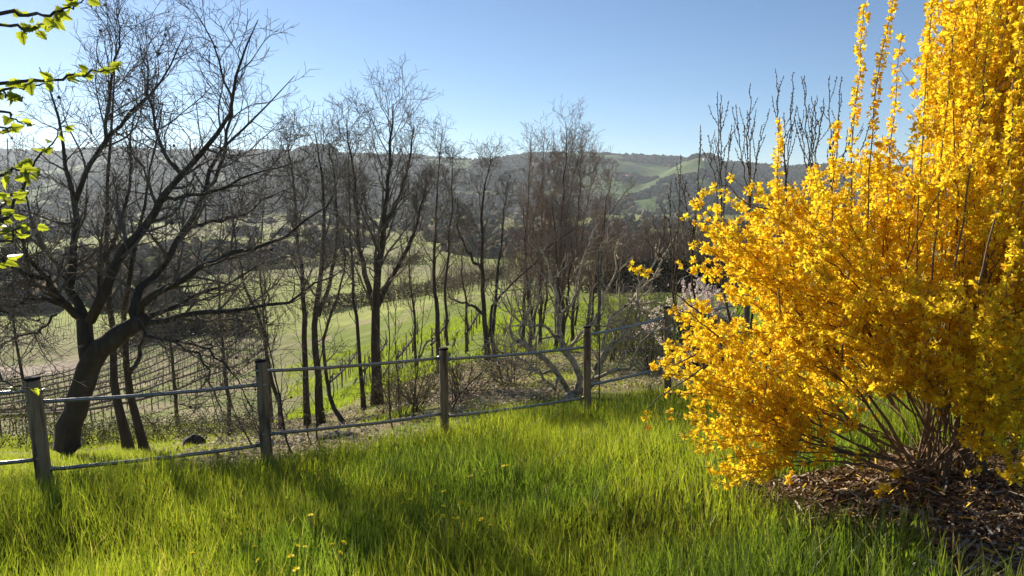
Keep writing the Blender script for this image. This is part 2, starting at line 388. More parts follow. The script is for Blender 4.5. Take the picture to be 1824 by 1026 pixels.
def farmhouse(px, py, w, label, wing=True):
    p = hit(px, py); s = w; th = (px*7 % 50-25)*PI/180
    t = thing('farmhouse', p, label, 'house', 'farmhouses on the far hills')
    R = np.array([[math.cos(th), -math.sin(th), 0], [math.sin(th), math.cos(th), 0], [0, 0, 1]])
    def loc(V): return (np.array(V, float)@R.T)*s+p
    def box(x0, x1, y0, y1, z0, z1):
        V = [(x, y, z) for z in (z0, z1) for x, y in ((x0, y0), (x1, y0), (x1, y1), (x0, y1))]
        return V, [(0, 3, 2, 1), (4, 5, 6, 7), (0, 1, 5, 4), (1, 2, 6, 5), (2, 3, 7, 6), (3, 0, 4, 7)]
    b = Bag(); V, Q = box(-.5, .5, -.3, .3, -.3, .55); b.add(loc(V), Q)
    b.add(loc([(-.5, -.3, .551), (-.5, .3, .551), (-.5, 0, .74), (.5, -.3, .551), (.5, .3, .551), (.5, 0, .74)]), None, [(0, 2, 1), (3, 4, 5)])
    if wing: V, Q = box(.502, .85, -.2, .2, -.3, .35); b.add(loc(V), Q)
    b.build('wall', M_wall, t)
    b = Bag()
    def slab(a, c, d, e):
        P = np.array([a, c, d, e], float); b.add(np.vstack([loc(P), loc(P+[0, 0, .03])]), [(0, 3, 2, 1), (4, 5, 6, 7), (0, 1, 5, 4), (1, 2, 6, 5), (2, 3, 7, 6), (3, 0, 4, 7)])
    slab((-.55, -.36, .53), (.55, -.36, .53), (.55, 0, .765), (-.55, 0, .765)); slab((-.55, 0, .765), (.55, 0, .765), (.55, .36, .53), (-.55, .36, .53))
    if wing: slab((.51, -.24, .36), (.9, -.24, .36), (.9, .24, .48), (.51, .24, .48))
    b.build('roof', M_roof, t)
    for k in range(3):
        b = Bag(); V, Q = box(-.36+.3*k, -.27+.3*k, -.31, -.299, .22, .38); b.add(loc(V), Q); b.build('window', M_win, t)
for a in [(958, 300, 15, 'pale farmhouse with a wing below the saddle of the middle ridge', True), (852, 343, 13, 'small pale farmhouse low on the slope right of the tall middle tree', False),
          (1050, 300, 12, 'small farmhouse beneath the ridge right of the dense tree clump', False), (1119, 320, 14, 'pale farmhouse on the green slope left of the terraced hill', True),
          (62, 330, 16, 'pale farmhouse in the haze at the far left', True), (230, 345, 14, 'small farmhouse in the haze behind the big leaning tree', False), (1257, 290, 12, 'little house just under the top of the terraced right hill', False)]:
    farmhouse(*a)

# ------------------------------------------------------------ bare trees
def finish_tree(t, trunk, levels, mtrunk, mtwig, extra=None):
    b = Bag()
    for P, R, s in trunk: b.tubes(P, R, s)
    b.build('trunk', mtrunk, t, smooth=True)
    b = Bag()
    for P, R, s in levels: b.tubes(P, R, s, cap=False)
    b.build('crown', mtwig, t, smooth=False)
def bare_tree(label, pts, depth, r0, seed, spread=1.0, dens=1.0, fine=.003, up=.10, ang=42, name='bare_tree', crown_from=.35, stems=None, mt=None, mw=None, dz=.0, group='bare trees beyond the fence', limb=2.2, nl=14):
    """pts: the trunk's course from base to top; stems: more trunks of the same tree"""
    rng = np.random.default_rng(seed); sc = depth/18.0
    base = onground(pts[0][0], depth)
    t = thing(name, base, label, 'tree', group)
    trunks = []; by0 = pts[0][1]
    for k, pl in enumerate([[(x, by0-(by0-y)*(1 if y > by0-120 else 1-.09*min(1, (by0-120-y)/200.))) for x, y in pl_] for pl_ in [pts]+(stems or [])]):
        dd = 0; Q = []
        for j, (x, y) in enumerate(pl):
            Q.append(W(x, y, depth+dd)); dd += rng.normal(0, .25)
        if k == 0: Q[0] = base-np.array([0, 0, .25])
        n = 16; P = resample(Q, n, rng, .02*sc)
        s = np.linspace(0, 1, n); rr0 = r0*.88 if k == 0 else r0*.52
        R = rr0*(1-.93*s**.9)+.004
        if k == 0: R[0] *= 1.5; R[1] *= 1.1
        trunks.append((P, R))
    lv = []
    for P, R in trunks:
        L = np.linalg.norm(P[-1]-P[0])
        q = L/8.; k = max(4, int(nl*dens*min(1, q*1.25)))
        P1, R1 = grow(P, R, k, rng, crown_from, .97, limb*spread*q, .62, ang, 10, up*.8, .12, 9, .45, .005, rmax=.035)
        P2, R2 = grow(P1, R1, 6, rng, .15, 1, .95*spread*q, .5, 42, 12, up*.6, .19, 6, .55, .004)
        P3, R3 = grow(P2, R2, 4, rng, .15, 1, .42, .4, 45, 14, up*.5, .26, 5, .6, fine)
        P4, R4 = grow(P3, R3, 2, rng, .2, 1, .20, .3, 48, 14, up*.5, .25, 3, .7, fine)
        # twigs straight from the leader
        P5, R5 = grow(P, R, max(4, int(14*q)), rng, crown_from*.6, 1, .6*q, .2, 45, 14, up, .18, 5, .3, fine)
        P6, R6 = grow(P5, R5, 4, rng, .2, 1, .22, .3, 42, 14, up, .15, 3, .7, fine)
        lv += [(P1, R1, 5), (P2, R2, 4), (P3, R3, 3), (P4, R4, 3), (P5, R5, 3), (P6, R6, 3)]
    finish_tree(t, [(P, R, 10) for P, R in trunks], lv, mt or M_bark, mw or M_twig)
    return t
# the big leaning tree at the left ----------------------------------------
def big_tree():
    rng = np.random.default_rng(77); D = 10.8; base = onground(118, D)
    t = thing('leaning_tree', base, 'largest bare tree, thick black trunk leaning right and forking low, behind the first fence posts', 'tree')
    def L(pts, d0, d1, r0, r1, n=14, wob=.02):
        dd = np.linspace(d0, d1, len(pts)); P = resample([W(x, y, D+d) for (x, y), d in zip(pts, dd)], n, rng, wob)
        s = np.linspace(0, 1, n); return P, r0*.9*(1-s)**.9+r1
    tr = resample([base-[.03, 0, .9], W(119, 800, D), W(140, 712, D), W(163, 645, D), W(196, 606, D), W(236, 582, D), W(262, 562, D)], 18, rng, .012)
    tR = np.interp(np.linspace(0, 1, 18), [0, .1, .3, .5, .75, 1], [.27, .215, .165, .165, .135, .10])
    st = resample([W(160, 655, D), W(154, 620, D+.05), W(151, 585, D+.1), W(150, 560, D+.1)], 8); sR = np.linspace(.12, .105, 8)
    b = Bag(); b.tubes(tr, tR, 14); b.tubes(st, sR, 12)
    # knots
    b.build('trunk', M_bark, t, smooth=True)
    limbs = [L([(150, 570), (112, 542), (88, 505), (52, 490), (2, 466), (-50, 440)], .1, -1.4, .062, .008),
             L([(150, 565), (128, 520), (129, 470), (136, 420), (135, 352), (121, 290), (100, 200), (70, 120)], .1, .8, .075, .006),
             L([(134, 360), (155, 310), (186, 255), (222, 215), (262, 174), (300, 120), (330, 60)], .5, -.2, .042, .005),
             L([(186, 258), (188, 215), (203, 150), (208, 100), (213, 60), (215, 15)], .1, .4, .030, .004),
             L([(155, 568), (175, 545), (181, 466), (206, 426), (226, 345), (235, 260), (250, 180)], .1, 1.6, .060, .005),
             L([(160, 572), (195, 500), (215, 450), (265, 395), (287, 358), (325, 310), (380, 250), (410, 195), (430, 105), (460, 35)], .0, -.9, .082, .005),
             L([(325, 312), (290, 270), (270, 200), (262, 130), (245, 60)], -.5, .1, .030, .004),
             L([(245, 572), (239, 548), (242, 522), (272, 492), (303, 457), (327, 410), (360, 350), (375, 300), (415, 250), (465, 200), (525, 135)], .0, .9, .080, .005),
             L([(360, 350), (385, 320), (400, 260), (412, 190), (395, 120), (370, 50), (345, 15)], .5, 1.2, .034, .004),
             L([(250, 565), (262, 535), (305, 512), (352, 478), (402, 455), (452, 442), (505, 425), (560, 385), (600, 340)], .0, -1.3, .060, .005),
             L([(240, 580), (300, 570), (350, 557), (420, 553), (500, 543), (560, 505), (610, 480)], .0, -.6, .050, .005),
             L([(262, 565), (310, 545), (360, 522), (420, 500), (470, 470), (520, 455)], .1, 1.8, .042, .005),
             L([(250, 575), (264, 597), (316, 615), (364, 641), (378, 684), (395, 730)], .0, -.8, .028, .004),
             L([(300, 605), (350, 612), (390, 640), (430, 690), (450, 740)], -.2, -1.3, .018, .004),
             L([(112, 543), (62, 530), (25, 545), (-20, 570)], -.3, -1.5, .035, .005),
             L([(130, 520), (95, 470), (65, 420), (45, 350), (25, 290)], .1, 1.2, .032, .005),
             L([(88, 505), (60, 470), (40, 430), (5, 400), (-30, 380)], -.6, -1.6, .030, .005),
             L([(100, 560), (70, 590), (30, 600), (-15, 620)], -.1, -1.2, .020, .004),
             L([(285, 360), (320, 350), (370, 345), (430, 320), (480, 300), (525, 290)], -.3, -1.6, .030, .004),
             L([(330, 410), (380, 395), (430, 385), (480, 350), (530, 330)], .3, 1.6, .030, .004)]
    lv = []; P0 = np.stack([p for p, r in limbs]); R0 = np.stack([r for p, r in limbs])
    for p, r in limbs:
        Bag().tubes(p, r, 9).build('limb', M_bark, t, smooth=True)
    P1, R1 = grow(P0, R0, 13, rng, .15, .93, 1.15, .45, 45, 14, .05, .15, 8, .50, .004)
    P1b, R1b = grow(P0, R0, 14, rng, .15, 1, .55, .3, 50, 14, .05, .18, 5, .35, .003)
    P2, R2 = grow(P1, R1, 6, rng, .12, 1, .52, .4, 45, 14, .05, .18, 5, .6, .003)
    P3, R3 = grow(P2, R2, 4, rng, .15, 1, .22, .3, 45, 15, .06, .16, 4, .7, .0026)
    P3b, R3b = grow(P1b, R1b, 5, rng, .15, 1, .2, .3, 45, 15, .06, .16, 3, .7, .0026)
    b = Bag()
    for P, R, s in ((P1, R1, 5), (P1b, R1b, 4), (P2, R2, 3), (P3, R3, 3), (P3b, R3b, 3)): b.tubes(P, R, s, cap=False)
    b.build('crown', M_twig, t)
    # dry galls that still hang in the twigs
    E = P1[:, -1]; k = rng.choice(len(E), 50, replace=False); V, T, C = lumps(np.zeros((1, 3)), [1.], rng, np.array([[.05, .035, .025]]), .12)
    b = Bag(); b.add(V, None, T); g0 = b.build('gall', M_bark2, None, (0, 0, 0)); gm = g0.data; bpy.data.objects.remove(g0)
    for e in E[k]:
        o = bpy.data.objects.new('gall', gm); COL.objects.link(o); o.parent = t; o.location = tuple(e-base); z = rng.uniform(.015, .027); o.scale = (z, z, z); o.rotation_euler = tuple(rng.uniform(0, 6, 3))
big_tree()
bt = bare_tree
bt('straight slim trunk left of the pair behind the leaning tree', [(208, 797), (206, 700), (202, 620), (196, 500), (190, 350), (200, 180), (205, 40)], 12.6, .095, 1, .75, .9, crown_from=.4)
bt('slim curved trunk with a low fork, right of the pair behind the leaning tree', [(238, 812), (236, 720), (226, 650), (222, 560), (235, 430), (262, 290), (290, 120)], 12.2, .085, 2, .7, .8, crown_from=.35, stems=[[(228, 668), (248, 630), (262, 560), (300, 430), (340, 330)]])
bt('thin grey tree leaning left just right of the second fence post', [(498, 745), (485, 680), (462, 570), (435, 490), (420, 380), (400, 260)], 14.5, .055, 3, .6, .7, crown_from=.3)
bt('slender tree rising left of the twin stems between second and third post', [(537, 700), (541, 600), (540, 500), (528, 380), (520, 260), (510, 200)], 17.5, .085, 4, .75, .9)
bt('slender double topped tree between the second and third fence posts', [(563, 718), (562, 620), (568, 500), (578, 390), (575, 270), (560, 185)], 16.8, .10, 5, .8, .9, stems=[[(567, 560), (590, 480), (600, 380), (598, 280), (585, 220)]])
bt('small crooked tree with its foot bent left, between the second and third post', [(612, 742), (590, 715), (580, 670), (579, 590), (600, 520), (615, 450), (610, 380)], 15.0, .060, 6, .6, .6, crown_from=.3)
bt('thin straight tree left of the tall spreading middle tree', [(641, 684), (638, 600), (630, 500), (626, 400), (622, 300), (625, 205)], 18.2, .060, 7, .6, .7)
bt('tallest middle tree with upswept spreading crown against the sky', [(665, 684), (667, 590), (672, 500), (684, 400), (690, 320), (695, 230), (700, 135)], 18.6, .150, 8, 1.05, 1.5, crown_from=.22, ang=34, up=.13,
   stems=[[(669, 560), (650, 480), (636, 400), (634, 320), (625, 235), (618, 165)], [(672, 545), (705, 470), (735, 400), (752, 330), (760, 270)], [(686, 380), (708, 320), (728, 250), (738, 180)]])
bt('double stemmed slender tree behind the third fence post', [(780, 628), (779, 560), (773, 500), (776, 400), (780, 300), (788, 190)], 22.5, .095, 9, .7, 1.1, ang=33, stems=[[(797, 615), (794, 520), (800, 430), (806, 330), (804, 230)]])
bt('thin leaning tree with a forked foot right of the third fence post', [(868, 622), (862, 540), (860, 470), (858, 380), (864, 300), (875, 238)], 22.5, .10, 10, .75, 1.1, ang=35,
   stems=[[(872, 600), (878, 545), (902, 515), (938, 480), (985, 430), (1030, 390)], [(862, 560), (842, 545), (820, 538), (802, 525), (790, 500)], [(858, 480), (832, 440), (818, 390), (815, 330)]])
bt('blackish tree beside the forked one, close left of the dense clump', [(883, 648), (878, 580), (886, 520), (892, 430), (898, 350), (905, 290)], 21.0, .075, 11, .7, .9)
cl = [('leftmost stem of the dense russet clump', 932, 600, 945, 232, 26, 12, .9), ('tall tree in the dense russet clump, left of its highest top', 962, 602, 968, 218, 27, 13, 1.2), ('highest tree of the dense russet clump', 990, 604, 1010, 192, 25.5, 14, 1.4),
      ('tree on the right shoulder of the dense russet clump', 1020, 600, 1038, 225, 27.5, 15, 1.2), ('low twiggy tree in front of the dense russet clump', 945, 625, 930, 330, 24, 16, .9), ('rightmost leaning tree of the dense russet clump', 1048, 596, 1090, 285, 28, 17, .9),
      ('low dense tree filling the foot of the russet clump', 1000, 610, 985, 340, 24.5, 18, 1.0), ('low tree right of the russet clump behind the fig', 1065, 590, 1075, 360, 29, 19, .9)]
for lab, bx, by, tx, ty, d, sd_, dn in cl:
    bt(lab, [(bx, by), (bx+2, by-60), (bx*.6+tx*.4, by*.6+ty*.4), (bx*.3+tx*.7, by*.3+ty*.7), (tx, ty)], d, .085, sd_, 1.05, dn*1.1, crown_from=.12, ang=30, up=.14, mt=M_bark2, mw=M_twigb, fine=.0035, name='russet_tree',
       stems=[[(bx+4, by-20), (bx+14, by-110), (bx+20, by*.4+ty*.6), (tx+26, ty+35)]], group='trees of the russet clump')
for lab, px, d, ty, sd_ in [('hazy bare tree far behind the big leaning tree, by the left edge', 30, 24, 300, 31), ('hazy bare tree far behind the forks of the leaning tree', 300, 26, 250, 32), ('bare tree behind the leaning tree, left of the second post', 395, 23, 290, 33),
                            ('grey bare tree behind the second fence post', 470, 25, 250, 34), ('low bare tree far behind the middle tree', 735, 30, 330, 35), ('small bare tree between the double stemmed tree and the forked one', 828, 30, 370, 36)]:
    b0 = onground(px, d); q = proj(b0)
    bt(lab, [(px, float(q[1])), (px+4, float(q[1])*.7+ty*.3), (px-6, float(q[1])*.4+ty*.6), (px+5, ty)], d, .075, sd_, .75, .8, crown_from=.2, ang=36, mt=M_bark2, mw=M_twig, fine=.0035)

# saplings, canes -----------------------------------------------------------
def sapling(label, pts, depth, r, seed, buds=False, k=8, ln=.5):
    rng = np.random.default_rng(seed); P = resample([W(x, y, depth) for x, y in pts], 12, rng, .008)
    g = onground(pts[0][0], depth); P[0] = g-[0, 0, .05]; R = np.linspace(r, .003, 12)
    t = thing('sapling', g, label, 'sapling', 'thin saplings by the fence')
    Bag().tubes(P, R, 6).build('stem', M_bark2, t, smooth=True)
    P1, R1 = grow(P, R, k, rng, .25, 1, ln, .3, 32, 10, .08, .1, 6, .5, .003); P2, R2 = grow(P1, R1, 4, rng, .2, 1, ln*.4, .3, 38, 10, .08, .1, 4, .6, .0025)
    b = Bag(); b.tubes(P1, R1, 4, cap=False); b.tubes(P2, R2, 3, cap=False)
    V, T, C = lumps(P2[:, -1], np.full(len(P2), .007), rng, np.tile([[.1, .07, .04]], (len(P2), 1)), .2); b.add(V, None, T)
    b.build('twigs', M_twig, t)
for a in [('thin dark sapling rising just right of the second fence post', [(512, 808), (500, 720), (478, 600), (470, 480)], 9.3, .016, 201), ('straight thin sapling a hand left of the twin stems', [(547, 802), (546, 700), (544, 600), (540, 520)], 10, .012, 202),
          ('knobbly sapling leaning up between second post and middle tree', [(566, 800), (562, 720), (570, 640), (592, 560)], 9.6, .014, 203), ('tall straight sapling right of the thick middle trunk', [(694, 765), (693, 680), (692, 560), (690, 445)], 11.5, .017, 204),
          ('short sapling close right of the tall straight one', [(712, 755), (708, 680), (704, 600), (706, 540)], 12, .012, 205), ('sapling leaning right towards the third fence post', [(733, 752), (742, 670), (752, 580), (760, 500)], 12, .016, 206),
          ('branching sapling right behind the third fence post', [(800, 735), (830, 690), (860, 660), (890, 610)], 12, .014, 207), ('thin sapling left of the second post with drooping twigs', [(455, 800), (430, 760), (405, 700), (400, 640)], 10.5, .012, 208)]:
    sapling(*a)
# low twiggy shrubs beyond the fence ---------------------------------------
def shrub(label, px, depth, n, length, seed, mw, green=0, spread=55, name='bare_shrub'):
    rng = np.random.default_rng(seed); g = onground(px, depth)
    t = thing(name, g, label, 'shrub', 'bare shrubs beyond the fence')
    a = rng.uniform(0, 2*PI, n); e = np.radians(rng.uniform(spread-30, 88, n)); st = g+np.stack([rng.normal(0, .12, n), rng.normal(0, .12, n), np.full(n, -.05)], 1)
    d = np.stack([np.cos(a)*np.cos(e), np.sin(a)*np.cos(e), np.sin(e)], 1); P = [st]; L = length*rng.uniform(.6, 1.1, n)
    for k in range(7):
        d = d+rng.normal(0, .10, d.shape); d[:, 2] += .03; d /= np.linalg.norm(d, axis=1, keepdims=True); P.append(P[-1]+d*(L/7)[:, None])
    P = np.stack(P, 1); R = np.linspace(.010, .003, 8)[None].repeat(n, 0)
    Bag().tubes(P, R, 4).build('stem', M_bark2, t)
    P1, R1 = grow(P, R, 7, rng, .15, 1, length*.38, .4, 42, 12, .05, .16, 5, .6, .0028); P2, R2 = grow(P1, R1, 5, rng, .15, 1, length*.16, .3, 42, 14, .05, .16, 3, .7, .0024)
    b = Bag(); b.tubes(P1, R1, 3, cap=False); b.tubes(P2, R2, 3, cap=False); b.build('twigs', mw, t)
    if green:
        E = np.concatenate([P1[:, 2:].reshape(-1, 3), P2.reshape(-1, 3)]); k = rng.choice(len(E), green); leaves_mesh(E[k], rng, .022, np.array([.13, .17, .04]), .35).build('leaves', M_ivy, t)
def leaves_mesh(P, rng, size, col, var=.3, droop=0.2):
    n = len(P); P = P+rng.normal(0, size*.6, P.shape)
    a = rng.normal(0, 1, (n, 3)); a[:, 2] = a[:, 2]*.5-droop; a /= np.linalg.norm(a, axis=1, keepdims=True)
    c = np.cross(a, rng.normal(0, 1, (n, 3))); c /= np.linalg.norm(c, axis=1, keepdims=True)
    s = size*rng.uniform(.6, 1.4, (n, 1)); up = np.cross(a, c)*s*.25
    V = np.stack([P, P+a*s+c*s*.5+up, P+a*s*2, P+a*s-c*s*.5+up], 1).reshape(-1, 3)
    C = np.repeat((col[None]*(1+rng.normal(0, var, (n, 1)))*(1+rng.normal(0, .08, (n, 3)))), 4, 0)
    return Bag().add(V, np.arange(n*4).reshape(-1, 4), None, np.clip(C, .01, .9))
for a in [('low budding shrub between second and third post, right half', 735, 13.5, 16, 1.3, 301, M_twigb, 500), ('low budding shrub behind the third fence post', 815, 13.5, 14, 1.2, 302, M_twigb, 350),
          ('spreading bare shrub at the foot of the tallest middle tree', 690, 15, 14, 1.1, 303, M_twigb, 250), ('sparse bare shrub behind the second fence post', 450, 12, 9, 1.3, 304, M_twig, 0),
          ('bare shrub left of the fig tree', 905, 15, 20, 1.4, 305, M_twigb, 100), ('bare shrub behind the fig tree', 1095, 19, 24, 1.9, 306, M_twigb, 0), ('bare shrub right of the fig near the last post', 1165, 16, 22, 1.9, 307, M_twig, 0),
          ('upright bare shrub far right of the russet clump', 1130, 24, 26, 2.6, 308, M_twigb, 0), ('thicket of bare shoots behind the last fence post', 1200, 21, 26, 2.8, 310, M_twigb, 0)]:
    shrub(*a)
def bramble(label, px, d, w, h, seed, n=2600):
    rng = np.random.default_rng(seed); g = onground(px, d); t = thing('bramble', g, label, 'bramble', 'brambles below the fence')
    m = 60; c = g+np.stack([rng.normal(0, w*.4, m), rng.normal(0, w*.25, m), np.zeros(m)], 1); c[:, 2] = H(c[:, 0], c[:, 1])
    a = rng.uniform(0, 2*PI, m); P = []
    for s in np.linspace(0, 1, 8): P.append(c+np.stack([np.cos(a)*s*w*.35, np.sin(a)*s*w*.3, np.sin(s*PI)*h*rng.uniform(.6, 1.2, m)], 1)+rng.normal(0, .02, (m, 3)))
    P = np.stack(P, 1); Bag().tubes(P, np.full((m, 8), .004), 4, cap=False).build('cane', M_bark2, t)
    E = P.reshape(-1, 3); k = rng.choice(len(E), n); leaves_mesh(E[k]+rng.normal(0, .09, (n, 3)), rng, .028, np.array([.085, .10, .045]), .45).build('leaves', M_ivy, t)
bramble('bramble tangle between the leaning trunk and first fence post', 50, 15.5, 3.4, .7, 401, 3600); bramble('bramble tangle behind the pair of slim trunks', 285, 17.0, 3.4, .5, 402, 3200)
bramble('bramble tangle right of the leaning trunk', 172, 16, 1.8, .6, 403, 1800); bramble('bramble patch above the dark boulder', 370, 19, 3.0, .45, 404, 1800)

# fig ------------------------------------------------------------------------
def fig():
    rng = np.random.default_rng(88); D = 12.6; g = onground(1018, D)
    t = thing('fig_tree', g, 'spreading low tree with pale crooked branches behind the fourth fence post', 'tree')
    base = (1018, 706)
    lim = [([base, (1033, 679), (1007, 625), (998, 597), (992, 562), (988, 515), (975, 470), (962, 440)], 0, .3, .085), ([base, (995, 667), (970, 639), (942, 620), (920, 609), (906, 580), (912, 550), (900, 520)], 0, -.5, .062),
           ([(996, 590), (998, 560), (1018, 541), (1032, 485), (1048, 440), (1052, 420)], .2, .7, .034), ([(1028, 700), (1054, 682), (1068, 655), (1100, 611), (1131, 585), (1142, 557), (1135, 520), (1155, 480), (1182, 440)], 0, .5, .060),
           ([(1035, 700), (1060, 677), (1073, 637), (1103, 606), (1135, 598), (1164, 588), (1190, 560), (1205, 520)], 0, -.3, .050), ([(1060, 672), (1090, 660), (1124, 653), (1140, 611), (1166, 590), (1190, 588)], -.1, -.9, .036),
           ([(1058, 660), (1077, 600), (1085, 570), (1112, 545), (1147, 510), (1172, 480), (1200, 425)], .1, 1.1, .042), ([(1010, 640), (1030, 600), (1060, 570), (1075, 530), (1095, 490), (1100, 430)], .1, .9, .036),
           ([(998, 668), (985, 690), (960, 660), (935, 655), (905, 640), (880, 640)], -.1, -1.2, .030), ([(945, 622), (925, 590), (935, 560), (960, 535), (955, 500)], -.2, -.2, .026),
           ([(1000, 610), (970, 580), (950, 585), (920, 570), (900, 545), (885, 505)], .1, .6, .028), ([(1110, 548), (1130, 540), (1150, 545), (1175, 530)], .5, .2, .020), ([(992, 655), (960, 665), (930, 640), (900, 628), (870, 610)], .3, 1.3, .030)]
    P0 = []; R0 = []
    for pts, d0, d1, r in lim:
        dd = np.linspace(d0, d1, len(pts)); P = resample([W(x, y, D+d) for (x, y), d in zip(pts, dd)], 14, rng, .022); R = r*.74*(1-np.linspace(0, 1, 14))**.8+.008
        Bag().tubes(P, R, 8).build('limb', M_fig, t, smooth=True); P0.append(P); R0.append(R)
    P0 = np.stack(P0); R0 = np.stack(R0)
    P1, R1 = grow(P0, R0, 9, rng, .22, 1, .60, .35, 52, 14, .09, .26, 8, .55, .006); P2, R2 = grow(P1, R1, 2, rng, .25, .95, .30, .3, 50, 14, .16, .26, 6, .7, .006)
    b = Bag(); b.tubes(P1, R1, 5, cap=False); b.tubes(P2, R2, 5, cap=False); b.build('twigs', M_fig, t, smooth=True)
    Bag().tubes(np.stack([g-[0, 0, .2], g+[0, 0, .03]]+[W(1020, 696, D)]), np.array([.17, .15, .08]), 10).build('trunk', M_fig, t, smooth=True)
    # cane stake standing in front of it
    p = onground(1072, 11.4); q = W(1065, 450, 11.4)
    o = Bag().tubes(resample([p-[0, 0, .1], (p+q)/2+[.01, 0, 0], q], 8), np.full(8, .011), 7).build('garden_stake', M_stake, None, p, True); tag(o, 'tall thin cane stake standing just right of the fourth fence post', 'stake')
fig()
# the old trunk left of the fig foot
rngk = np.random.default_rng(9)

# far hedges / wood rows at right ------------------------------------------
def thicket(name, label, px0, px1, d0, d1, h, n, seed, mt, k=5):
    rng = np.random.default_rng(seed); d = rng.uniform(d0, d1, n); px = rng.uniform(px0, px1, n); x = (px-CX)/F*d; z = H(x, d)
    hh = h*rng.uniform(.6, 1.1, n); P = [np.stack([x, d, z], 1)]; dr = np.stack([rng.normal(0, .15, n), rng.normal(0, .15, n), np.ones(n)], 1)
    for q in range(5): dr = dr+rng.normal(0, .08, dr.shape); dr[:, 2] = 1; P.append(P[-1]+dr*(hh/5)[:, None])
    P = np.stack(P, 1); R = np.linspace(h*.014, h*.004, 6)[None].repeat(n, 0)
    P1, R1 = grow(P, R, 10, rng, .1, 1, h*.35, .4, 35, 12, .15, .12, 5, .5, h*.0022); P2, R2 = grow(P1, R1, k, rng, .15, 1, h*.15, .3, 40, 12, .12, .14, 3, .6, h*.0018)
    b = Bag(); b.tubes(P, R, 4, cap=False); b.tubes(P1, R1, 3, cap=False); b.tubes(P2, R2, 3, cap=False); o = b.build(name, mt, None, (float(x.mean()), float(d.mean()), float(z.mean())))
    tag(o, label, 'wood', kind='stuff')
thicket('bare_wood', 'far wood of bare russet trees behind the fig, left of the yellow bush', 1075, 1420, 75, 105, 7.5, 190, 501, M_twigb)
thicket('bare_wood', 'far bare brown wood beyond the bright field, middle of the view', 690, 1075, 100, 135, 5.5, 80, 502, M_twigb)
0 and thicket('bare_scrub', 'low bare scrub along the edge above the vineyard', 230, 620, 62, 72, 2.2, 170, 503, M_twigb)
thicket('bare_wood', 'hazy bare wood at the left beyond the far vineyard', -80, 420, 170, 230, 6, 90, 504, M_twig)
def hedge(label, pts, w, h, n, seed, col, name='hedge'):
    rng = np.random.default_rng(seed); q = np.array([hit(*p) for p in pts]); t = rng.random(n)*(len(q)-1); i = t.astype(int); f = (t-i)[:, None]; C = q[i]*(1-f)+q[i+1]*f
    C[:, :2] += rng.normal(0, w*.35, (n, 2)); s = rng.random(n); C[:, 2] = H(C[:, 0], C[:, 1])+s*h*(.7+.6*vnoise(C[:, 0]/2, C[:, 1]/2, 3))
    leaves_mesh(C, rng, w*.07, np.array(col), .4).build(name, M_ivy, None, q.mean(0)).name
    o = [x for x in COL.objects if x.name.startswith(name)][-1]; return o
def hedge_t(label, *a, **k):
    n0 = set(o.name for o in COL.objects); hedge(label, *a, **k)
    for o in COL.objects:
        if o.name not in n0: tag(o, label, 'hedge')
hedge_t('dark low hedge running along the upper edge of the bright field', [(560, 560), (640, 543), (740, 528), (840, 505), (900, 492)], 2.6, 2.2, 9000, 601, (.07, .06, .045))
hedge_t('dark evergreen hedge behind the fig tree', [(1050, 522), (1120, 520), (1180, 520), (1280, 522)], 2.5, 3.0, 16000, 602, (.022, .026, .014))
hedge_t('brown hedge at the top of the left vineyard', [(225, 618), (300, 600), (370, 590), (450, 598)], 4, 3.0, 6000, 603, (.09, .075, .06))
hedge_t('scrubby hedge line crossing the yellow green valley field', [(420, 480), (520, 478), (640, 470), (760, 470)], 5, 3.5, 8000, 604, (.08, .075, .05))

# ------------------------------------------------------------ vineyards
def cyl_mesh(name, pts, rad, m, sides=6):
    b = Bag().tubes(np.array(pts, float), np.array(rad, float), sides); o = b.build(name, m, None, (0, 0, 0)); me = o.data; bpy.data.objects.remove(o); return me
VP = cyl_mesh('post', [(0, 0, -.1), (.01, 0, .8), (0, 0, 1.5)], [.026, .024, .024], M_vpost)
rv = np.random.default_rng(3); VV = []
for k in range(4):
    b = Bag(); st = np.array([(0, 0, -.05), (rv.normal(0, .03), rv.normal(0, .03), .4), (rv.normal(0, .04), rv.normal(0, .04), .85)]); b.tubes(resample(st, 6), np.linspace(.026, .018, 6), 5)
    for s in (-1, 1):
        b.tubes(resample([st[-1], st[-1]+[s*.2, 0, .12], st[-1]+[s*.55, rv.normal(0, .04), .02]], 5), np.linspace(.030, .022, 5), 4)
        for q in range(2): p0 = st[-1]+[s*(.15+.25*q), 0, .1]; b.tubes(np.array([p0, p0+[rv.normal(0, .05), rv.normal(0, .05), .16], p0+[rv.normal(0, .10), rv.normal(0, .08), .30]]), np.array([.010, .008, .006]), 3)
    o = b.build('vine', M_vine, None, (0, 0, 0)); VV.append(o.data); bpy.data.objects.remove(o)
